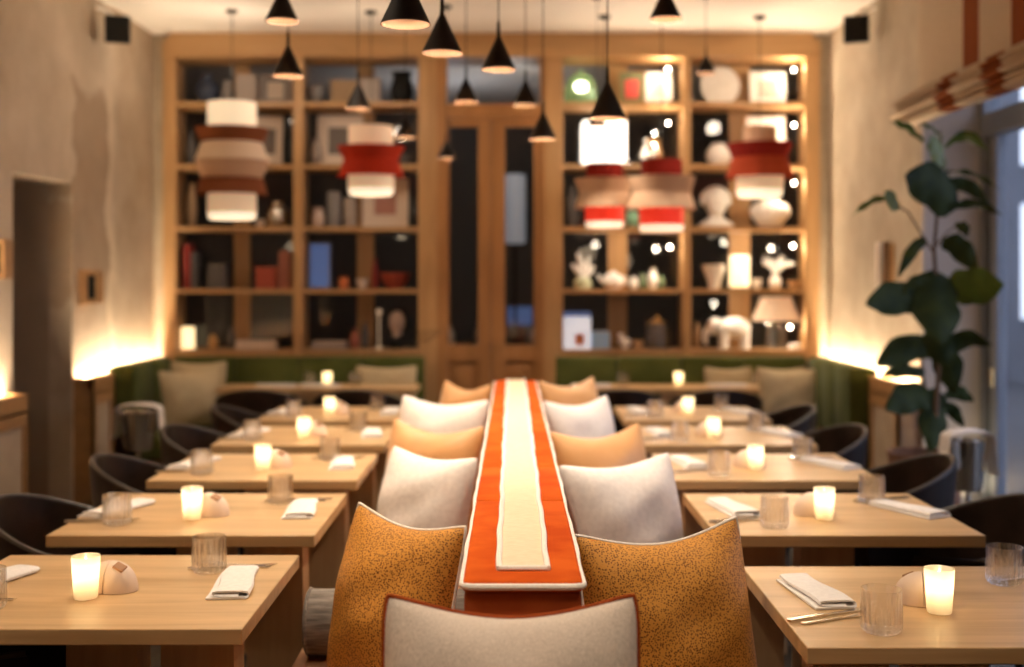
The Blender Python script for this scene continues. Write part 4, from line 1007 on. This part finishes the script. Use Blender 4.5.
# row 4
t = thing('display_box', 'lit white pack with blue top and orange print, lower left', 'box', (sx(577), DS, zsh(4)))
MB().box(-0.105, 0.105, -0.06, 0.06, 0, 0.285, 0.004).build('carton', M['lit_pack'], t)  # brightness put into the carton as emission; it is no lamp
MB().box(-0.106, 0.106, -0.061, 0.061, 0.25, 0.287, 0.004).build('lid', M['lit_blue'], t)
MB().box(-0.02, 0.055, -0.064, -0.058, 0.03, 0.12, 0.002).build('print', M['orange_pot'], t)
book(4, 600, 18, 17, 'sky', 'light blue box beside the lit white pack', 'box', 'storage_box')
t = thing('figurine', 'small white bird figurine right of the light blue box', 'figurine', (sx(625), DS, zsh(4)))
MB().sphere((0, 0, 0.05), 0.04, 1.25, 0.8, 0.9).sphere((-0.035, 0, 0.10), 0.022).lathe([(0.022, 0.0), (0.02, 0.02)], 12).tube([(-0.025, 0, 0.07), (-0.034, 0, 0.095)], 0.016, 8).build('body', M['white_matt'], t, True)
MB().tube([(-0.054, 0, 0.10), (-0.078, 0, 0.096)], [0.006, 0.001], 6).build('beak', M['orange_pot'], t)
bowl(4, 638, 12, 8, 'tan_pot', 'tan low bowl left of the glass jar')
t = thing('glass_jar', 'tall clear glass jar with a brass lid', 'jar', (sx(658), DS, zsh(4)))
MB().lathe([(1e-4, 0), (0.09, 0), (0.098, 0.01), (0.098, 0.18), (0.08, 0.2), (0.074, 0.2), (0.09, 0.175), (0.09, 0.014), (1e-4, 0.012)], 32).build('jar_glass', M['clear_glass'], t, True)
MB().lathe([(1e-4, 0.2015), (0.07, 0.2015), (0.07, 0.22), (0.02, 0.24), (0.015, 0.26), (1e-4, 0.262)], 28).build('lid', M['brass'], t, True)
vase(4, 697, 8, 26, 'basket', 'brown vase left of the white elephant', neck=0.5)
t = thing('elephant_figurine', 'big white elephant figurine on the lowest bright shelf', 'figurine', (sx(730), DS - 0.02, zsh(4)))
MB().sphere((0.03, 0, 0.165), 0.10, 1.3, 0.9, 0.85).build('body', M['white'], t, True)
for (x, y) in ((-0.055, -0.045), (-0.055, 0.045), (0.11, -0.045), (0.11, 0.045)): MB().lathe([(0.034, 0), (0.03, 0.05), (0.036, 0.13)], 14, (x, y, 0)).build('leg', M['white'], t, True)
MB().sphere((-0.12, 0, 0.175), 0.066, 1, 0.95, 1.05).build('head', M['white'], t, True)
MB().tube([(-0.165, 0, 0.16), (-0.195, 0, 0.12), (-0.20, 0, 0.07), (-0.185, 0, 0.03)], [0.03, 0.024, 0.018, 0.012], 10).build('trunk', M['white'], t, True)
for sgn in (-1, 1): MB().sphere((-0.095, sgn * 0.075, 0.18), 0.05, 0.8, 0.25, 1.1).build('ear', M['white'], t, True)
t = thing('table_lamp', 'table lamp with tapered pale shade and clear glass base', 'lamp', (sx(776), DS, zsh(4)))
MB().lathe_open([(0.185, 0.225), (0.187, 0.222), (0.120, 0.405), (0.118, 0.405)], 40).build('lamp_shade', M['lit_soft'], t, True)
MB().lathe([(1e-4, 0), (0.075, 0), (0.08, 0.01), (0.08, 0.16), (0.05, 0.19), (0.02, 0.20), (0.02, 0.24), (1e-4, 0.24)], 32).build('base', M['clear_glass'], t, True)
MB().tube([(0, 0, 0.24), (0, 0, 0.40)], 0.006, 8).build('stem', M['brass'], t, True)
for k in range(3): tag(MB().lathe([(1e-4, 0), (0.04, 0), (0.055, 0.010), (0.055, 0.013), (0.04, 0.004), (1e-4, 0.003)], 28).build('plate', M['white'], None, True, (sx(793), DS - 0.07, zsh(4) + k * 0.0135)), ['white plate, lowest of the stack at the glass lamp base', 'white plate in the middle of the stack at the lamp base', 'white plate on top of the stack at the lamp base'][k], 'plate', 'plates by the glass lamp')

# small spotlights fixed to the uprights of the bright case
for (x, y, side, lab) in ((668, 69, 0, 'top shelf, beside the white framed print'), (668, 123, 0, 'second shelf, beside the silvery vase'), (670, 247, 0, 'fourth shelf, above the glass row'),
                          (794, 70, 1, 'top shelf at the right end'), (794, 125, 1, 'second shelf at the right end'), (794, 183, 1, 'third shelf beside the ribbed vase'), (793, 246, 1, 'fourth shelf above the feathery vase'), (790, 327, 1, 'lowest shelf beside the tapered lamp')):
    d_ = YB + 0.10
    xe = X9(687.5) - 0.014 if side == 0 else X9(811.5) - 0.014
    xx = PX(x, d_); z = PZ(y, d_)
    t = thing('spotlight', 'tiny black shelf spotlight, ' + lab, 'light', (xx, d_, z), 0, 'shelf spotlights')
    MB().tube([(xe - xx, 0.0, 0.012), (0.02, 0, 0.012), (0.012, 0, 0.004)], 0.006, 8).build('bracket', M['black'], t, True)
    MB().sphere((0, 0, 0), 0.011).build('bulb', M['bulb'], t, True)
    light('POINT', (xx - 0.03, d_ - 0.05, z - 0.0), 6.0, (1.0, 0.83, 0.60), 0.02, 'shelf_light')
light('POINT', (sx(603), 9.28, zsh(1) + 0.2), 2.5, (1, 0.9, 0.75), 0.1, 'square_lamp_light')
light('POINT', (sx(725), 9.29, zsh(4) + 0.34), 2.2, (1, 0.85, 0.65), 0.03, 'shelf_light')
light('POINT', (sx(600), 9.29, zsh(3) + 0.36), 2.0, (1, 0.85, 0.65), 0.03, 'shelf_light')
light('POINT', (sx(735), 9.29, zsh(3) + 0.38), 1.8, (1, 0.85, 0.65), 0.03, 'shelf_light')

# ------------------------------------------------------------------ showroom pieces seen through the doors
t = thing('floor_lamp', 'tall white paper lamp standing in the dark room behind the right door', 'lamp', (PX(515, 11.4), 11.4, 0))
MB().lathe([(1e-4, 0), (0.16, 0), (0.16, 0.02), (0.015, 0.03), (0.015, 1.85)], 24).build('stand', M['black'], t, True)
MB().lathe([(0.09, 1.86), (0.10, 1.88), (0.10, 2.50), (0.09, 2.52)], 28).build('lamp_shade', M['paper'], t, True)
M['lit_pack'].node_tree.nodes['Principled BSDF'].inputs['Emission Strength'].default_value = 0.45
t = thing('console_table', 'dark console behind the doors in the unlit room', 'table', (0.0, 11.6, 0))
MB().box(-0.9, 0.9, -0.2, 0.2, 0.82, 0.86, 0.005).build('table_top', M['stone'], t)
for x in (-0.85, 0.85): MB().box(x - 0.03, x + 0.03, -0.17, 0.17, 0, 0.818).build('leg', M['smoke'], t)
frame_o = thing('screen', 'small blue lit screen on the console behind the right door', 'screen', (PX(520, 11.6), 11.58, 0.861))
MB().box(-0.13, 0.13, 0, 0.03, 0.20, 0.40, 0.006).build('case', M['black'], frame_o)
MB().box(-0.12, 0.12, -0.003, 0.001, 0.21, 0.39).build('display', M['lit_blue'], frame_o)
MB().box(-0.05, 0.05, -0.03, 0.06, 0, 0.02).box(-0.015, 0.015, 0.01, 0.025, 0.02, 0.2).build('foot', M['black'], frame_o)
for k, x in enumerate((-0.62, -0.30, 0.22, 0.55)):
    tag(MB().lathe(vase_prof(0.20 + 0.05 * (k % 2), 0.07), 24).build('vase', M[('mount', 'stone', 'rose', 'ashen')[k]], None, True, (x, 11.55, 0.861)), '%s vase on the dark console behind the doors' % ('pale cream', 'stone grey', 'dusty pink', 'ash grey')[k], 'vase')
light('AREA', (-0.6, 11.4, 2.6), 4, (0.85, 0.88, 1.0), name='showroom_light', size=1.5, shape='DISK').rotation_euler = (PI, 0, 0)
light('POINT', (0.0, 10.6, 3.0), 6, (0.95, 0.9, 0.85), 0.2, 'showroom_light')

# ------------------------------------------------------------------ speakers, wall boxes, sconce
def speaker(label, x, side):
    d_ = 7.98
    t = thing('wall_speaker', label, 'speaker', (x, d_, 3.19))
    t.rotation_euler = (R(8), 0, R(18) * side)
    MB().box(-0.082, 0.082, -0.07, 0.07, -0.09, 0.09, 0.012, seg=3).build('cabinet', M['black'], t)
    MB().box(-0.072, 0.072, -0.076, -0.068, -0.08, 0.08, 0.004).build('grille', M['black'], t)
    MB().tube([(0, 0.05, 0.075), (side * -0.0 + (-0.09 if side > 0 else 0.09), 0.06, 0.135), ((-0.135 if side > 0 else 0.12), 0.05, 0.135)], 0.010, 8).build('bracket', M['white'], t, True)
speaker('small black loudspeaker high on the left wall', -2.645, 1)
speaker('small black loudspeaker high on the right wall', 2.31, -1)
def wallbox(label, y, z):
    t = thing('wall_sconce', label, 'wall light', (XL, y, z)); h = 0.105
    MB().box(0.001, 0.028, -0.07, 0.07, -h - 0.01, h + 0.01, 0.003).build('back_plate', M['wain'], t)
    MB().box(0.028, 0.125, -0.05, 0.05, h - 0.028, h, 0.003).box(0.028, 0.125, -0.05, 0.05, -h, -h + 0.028, 0.003).box(0.105, 0.125, -0.05, 0.05, -h + 0.028, h - 0.028).box(0.028, 0.05, -0.05, 0.05, -h + 0.028, h - 0.028).build('box_frame', M['wain'], t)
    MB().box(0.05, 0.105, -0.035, 0.035, -h + 0.028, h - 0.028).build('dark_panel', M['black'], t)
wallbox('small wooden wall box with a dark panel, right of the passage opening', 7.72, PZ(287, 7.72))
wallbox('wooden wall box at the left picture edge before the passage', 6.30, PZ(259, 6.30))
t = thing('wall_sconce', 'slim upright brass and wood wall light behind the plant', 'wall light', (XR, 7.75, PZ(268, 7.75)))
MB().box(-0.02, -0.001, -0.10, 0.10, -0.16, 0.16, 0.004).build('back_plate', M['wain'], t)
MB().box(-0.07, -0.02, -0.075, -0.02, -0.17, 0.17, 0.006).build('bar', M['dark_wood'], t)
MB().box(-0.07, -0.02, 0.02, 0.075, -0.17, 0.17, 0.006).build('bar', M['mount'], t)

# ------------------------------------------------------------------ window, blind
wd = thing('window_1', 'tall grey window with transom in the right wall', 'window', (2.80, 0, 0)); wd['kind'] = 'structure'; del wd['category']
zh0, zh1 = PZ(137, 7.1), PZ(120, 7.1)
MB().box(0.0, 0.10, 7.06, 7.12, 0, 2.86).box(0.02, 0.10, 3.2, 3.30, 0, 2.86).box(0.0, 0.10, 3.2, 7.06, zh0, zh0 + 0.13).box(0.02, 0.10, 3.30, 7.06, 2.78, 2.86).build('window_frame', M['win_frame'], wd)
MB().box(0.025, 0.05, 7.02, 7.06, 0, zh0).build('seal', M['win_dark'], wd)
MB().box(0.02, 0.08, 6.92, 7.02, 0.02, zh0 - 0.01).box(0.02, 0.08, 5.1, 5.25, 0.02, zh0 - 0.01).box(0.02, 0.08, 5.25, 6.92, 0.02, 0.25).build('casement', M['win_frame'], wd)
MB().box(0.045, 0.052, 3.30, 6.92, 0.25, zh0).build('pane', M['pane'], wd)
MB().box(0.045, 0.052, 3.30, 7.06, zh0 + 0.13, 2.78).build('transom_pane', M['pane'], wd)
MB().box(-0.01, 0.02, 6.94, 6.965, PZ(388, 6.95) , PZ(368, 6.95), 0.006).build('handle', M['brass'], wd)
bl = thing('roman_blind', 'folded roman blind with rust stripes over the right window', 'blind', (0, 0, 0))
MB().box(2.425, 2.435, 3.4, 7.10, 2.60, 3.30).build('blind_cloth', M['blind'], bl)
MB().box(2.41, 2.455, 3.4, 7.10, 3.30, 3.402).build('head_rail', M['white'], bl)
for k in range(6):
    z = 2.425 + k * 0.032; w2 = [0.055, 0.075, 0.085, 0.085, 0.075, 0.06][k]
    n = 20; vs, fs = [], []; ns = 36
    for j in range(ns + 1):
        y = 3.4 + (7.10 - 3.4) * j / ns
        for q in range(n):
            a = 2 * PI * q / n
            vs.append((2.345 + 0.018 * (k % 2) + (w2 + 0.006 * math.sin(y * 5 + k)) * math.cos(a), y + 0.02 * (k % 3), z + 0.006 * math.sin(y * 3.1 + k * 1.3) + 0.0185 * math.sin(a)))
    for j in range(ns):
        for q in range(n): fs.append((j * n + q, j * n + (q + 1) % n, (j + 1) * n + (q + 1) % n, (j + 1) * n + q))
    fs.append(tuple(range(n))); fs.append(tuple(ns * n + q for q in range(n)))
    b = MB(); b.faces(vs, fs); b.build('fold', M['blind'], bl, True)

# ------------------------------------------------------------------ plant in its planter
PD = 6.3
pt_ = thing('potted_fig', 'tall fiddle leaf fig in a clay planter before the right window', 'plant', (PX(925, PD), PD, 0))
ox = PX(925, PD)
MB().lathe([(1e-4, 0), (0.15, 0), (0.155, 0.01), (0.19, 0.56), (0.195, 0.60), (0.18, 0.60), (0.175, 0.54), (1e-4, 0.54)], 36).build('planter', M['terracotta'], pt_, True)
MB().lathe([(1e-4, 0.545), (0.174, 0.545)], 30).build('soil', M['soil'], pt_, True)
def PP(x, y, dd=0.0):
    d_ = PD + dd; return Vector((PX(x, d_) - ox, dd, PZ(y, d_)))
def stem(pts, r):
    MB().tube(pts, r, 8).build('stem', M['bark'], pt_, True)
stem([PP(925, 466), PP(936, 420), PP(939, 360), PP(937, 300), PP(934, 250), PP(938, 205), PP(943, 160), PP(940, 130)], [0.016, 0.015, 0.014, 0.013, 0.011, 0.009, 0.007, 0.004])
stem([PP(935, 255), PP(920, 232), PP(908, 212), PP(893, 203)], [0.007, 0.006, 0.005, 0.004])
stem([PP(936, 246, 0.05), PP(947, 232, 0.08), PP(958, 225, 0.1)], [0.006, 0.005, 0.004])
stem([PP(930, 462, 0.1), PP(926, 400, 0.12), PP(920, 350, 0.1)], [0.012, 0.010, 0.007])
def leaf_(b0, b1, wpx, roll, mat, dd0=0.0, dd1=-0.08, droop=0.12):
    p0, p1 = PP(*b0, dd0), PP(*b1, dd1)
    ax = (p1 - p0); L_ = ax.length; ax.normalize()
    view = Vector((0, 1, 0)); s_ = ax.cross(view).normalized(); nrm = s_.cross(ax).normalized()
    q = Matrix.Rotation(R(roll), 3, ax); s_ = q @ s_; nrm = q @ nrm
    w_ = wpx * PD / F / 2; n, m_ = 14, 8; vs, fs = [], []
    up = Vector((0, 0, 1))
    for i in range(n + 1):
        t_ = i / n
        wd_ = w_ * (math.sin(PI * min(1, t_ ** 0.72 * 0.98 + 0.02)) ** 0.75) * (1 - 0.22 * math.exp(-((t_ - 0.36) / 0.13) ** 2))
        c = p0 + ax * L_ * t_ + up * (droop * L_ * math.sin(PI * t_))
        for j in range(m_ + 1):
            u = -1 + 2 * j / m_
            vs.append(c + s_ * wd_ * u + nrm * (wd_ * 0.22 * abs(u) ** 1.5 + 0.008 * math.sin(t_ * 17 + u * 2) * abs(u)))
    k = (n + 1) * (m_ + 1)
    vs2 = [v + nrm * 0.0016 for v in vs]
    for i in range(n):
        for j in range(m_):
            a = i * (m_ + 1) + j
            fs.append((a, a + 1, a + m_ + 2, a + m_ + 1)); fs.append((k + a, k + a + m_ + 1, k + a + m_ + 2, k + a + 1))
    b = MB(); b.faces(vs + vs2, fs)
    b.build('leaf', M[mat], pt_, True)
LV = [((924, 141), (891, 122), 12, 35, 'leaf_green'), ((943, 138), (920, 124), 9, 60, 'leaf_green'), ((945, 147), (989, 152), 17, 50, 'leaf_green', 0, -0.05, 0.3),
      ((944, 170), (930, 136), 22, 20, 'leaf_pale'), ((957, 208), (905, 176), 50, 5, 'leaf', 0, -0.15), ((945, 172), (1000, 190), 8, 60, 'leaf', 0, 0.1, 0.1), ((945, 183), (988, 202), 18, 35, 'leaf', 0, 0.05),
      ((944, 213), (1003, 216), 15, 50, 'leaf', 0, -0.05, 0.18), ((893, 197), (852, 216), 10, 45, 'leaf_green', 0, 0.05, 0.15), ((898, 210), (884, 192), 16, 10, 'leaf_pale'), ((958, 222), (968, 236), 14, 10, 'leaf'),
      ((926, 238), (898, 278), 14, 15, 'leaf', 0, -0.1), ((944, 238), (978, 272), 26, 15, 'leaf'), ((936, 270), (940, 345), 56, 0, 'leaf', 0, -0.2, 0.0), ((948, 290), (1004, 284), 44, 10, 'leaf_green', 0, -0.2, 0.0),
      ((926, 298), (866, 305), 40, 12, 'leaf', 0, -0.2, 0.05), ((930, 276), (900, 296), 14, 30, 'leaf'), ((934, 345), (876, 366), 34, 20, 'leaf', 0, -0.12, 0.1), ((938, 362), (993, 346), 28, 30, 'leaf', 0, -0.1, 0.25),
      ((925, 372), (882, 376), 20, 40, 'leaf', 0.05, -0.05, 0.1), ((932, 395), (886, 410), 36, 12, 'leaf', 0, -0.15, 0.08), ((936, 388), (932, 452), 34, 0, 'leaf', 0.05, -0.1, 0.0), ((940, 345), (955, 395), 34, 20, 'leaf', 0, -0.05),
      ((945, 395), (974, 402), 18, 15, 'leaf', 0, 0.1), ((942, 405), (964, 428), 16, 20, 'leaf', 0, 0.1), ((930, 330), (950, 372), 30, 8, 'leaf', 0, -0.12)]
for a in LV: leaf_(*a)

# ------------------------------------------------------------------ bucket stands draped with a cloth
def bucket_stand(label, x, d_, ztop, w_):
    t = thing('ice_bucket_stand', label, 'ice bucket stand', (x, d_, 0))
    r = w_ / 2 - 0.012
    MB().lathe([(1e-4, 0), (0.13, 0), (0.13, 0.012), (0.02, 0.025), (0.011, 0.04), (0.011, ztop - 0.24)], 28).build('pole', M['steel'], t, True)
    MB().lathe([(1e-4, ztop - 0.24), (r * 0.7, ztop - 0.24), (r * 0.78, ztop - 0.225), (r, ztop - 0.02), (r + 0.004, ztop - 0.008), (r - 0.006, ztop - 0.01), (r * 0.74, ztop - 0.21), (1e-4, ztop - 0.215)], 32).build('bucket', M['steel'], t, True)
    # cloth laid over the rim, falling at both sides
    n, m_ = 28, 8; vs, fs = [], []
    for i in range(n + 1):
        u = -1 + 2 * i / n
        a = min(1.0, abs(u) / 0.55)
        xx = math.copysign((w_ / 2 + 0.008) * min(1, abs(u) / 0.5), u) if abs(u) < 0.5 else math.copysign(w_ / 2 + 0.008 + 0.03 * (abs(u) - 0.5), u)
        zz = ztop + 0.012 + 0.02 * (1 - a ** 2) - (max(0, abs(u) - 0.5) * 0.34) - (0.012 if abs(u) > 0.42 else 0) * min(1, (abs(u) - 0.42) / 0.08 if abs(u) > 0.42 else 0)
        for j in range(m_ + 1):
            v = -1 + 2 * j / m_
            vs.append((xx + 0.004 * math.sin(j * 2.1), v * 0.055 * (1 + 0.2 * abs(u)), zz + 0.003 * math.sin(j * 1.7 + i * 0.4)))
    for i in range(n):
        for j in range(m_):
            a = i * (m_ + 1) + j; fs.append((a, a + 1, a + m_ + 2, a + m_ + 1))
    b = MB(); b.faces(vs, fs)
    ex = bmesh.ops.extrude_face_region(b.bm, geom=list(b.bm.faces)); bmesh.ops.translate(b.bm, vec=(0, 0, 0.006), verts=[g for g in ex['geom'] if isinstance(g, bmesh.types.BMVert)])
    o = b.build('cloth', M['napkin'], None, True, (x, d_, 0))
    tag(o, label.replace('steel ice bucket stand', 'white cloth draped over the bucket stand'), 'cloth')
bucket_stand('steel ice bucket stand before the left green bench', PX(139, 7.25), 7.25, PZ(410, 7.25), 0.25)
bucket_stand('steel ice bucket stand beside the planter at the window', PX(968, 5.45), 5.45, PZ(438, 5.45), 0.19)

# ------------------------------------------------------------------ unseen ceiling spots added as fill; floor uplight
for (x, y, e) in ((-1.0, 1.6, 75), (1.0, 1.6, 75), (0.0, 1.2, 55), (-1.05, 3.4, 72), (1.05, 3.4, 72), (-1.05, 5.4, 60), (1.05, 5.4, 60), (-1.75, 7.3, 45), (1.70, 7.3, 38)):
    light('SPOT', (x, y, 3.32), e, (1.0, 0.83, 0.64), 0.06, 'fill_spot', spot_size=R(85), spot_blend=0.7)
t = thing('floor_uplight', 'small round floor uplight at the foot of the window frame', 'light', (2.70, 6.96, 0.0))
MB().lathe([(0.045, 0.0), (0.05, 0.006), (0.05, 0.05), (0.038, 0.06), (0.034, 0.06), (0.034, 0.045), (1e-4, 0.045)], 24).build('housing', M['black'], t, True)
MB().lathe([(1e-4, 0.046), (0.032, 0.0465)], 20).build('lens', M['bulb'], t)
light('SPOT', (2.70, 6.96, 0.075), 14, (1.0, 0.78, 0.50), 0.02, 'uplight', spot_size=R(70), spot_blend=0.6).rotation_euler = (R(165), 0, 0)

# dusk outside the window
struct(MB().box(3.1, 9.0, -6, 36, -0.3, -0.1).build('street_ground', M['street']))
t = thing('street_building', 'grey blue building across the street seen through the right window', 'building', (8.0, 0, 0))
MB().box(0, 0.4, 8, 34, -0.5, 7.0).build('facade', M['facade'], t)
for (ya, yb, za, zb) in ((14.2, 18.72, 0.9, 2.7), (14.2, 18.72, 3.3, 4.6)):
    o = MB().box(-0.03, -0.004, ya, yb, za, zb).build('shop_window', M['lit_shop'], t)
    MB().box(-0.06, -0.031, ya, yb, za - 0.06, za).box(-0.06, -0.031, ya, yb, zb, zb + 0.06).box(-0.06, -0.031, yb - 0.08, yb, za, zb).box(-0.06, -0.031, ya, ya + 0.08, za, zb).build('window_frame', M['win_dark'], o)
wl = bpy.data.worlds.new('dusk'); S.world = wl; wl.use_nodes = True
bg = wl.node_tree.nodes['Background']; bg.inputs['Color'].default_value = (0.60, 0.70, 1.0, 1); bg.inputs['Strength'].default_value = 2.4
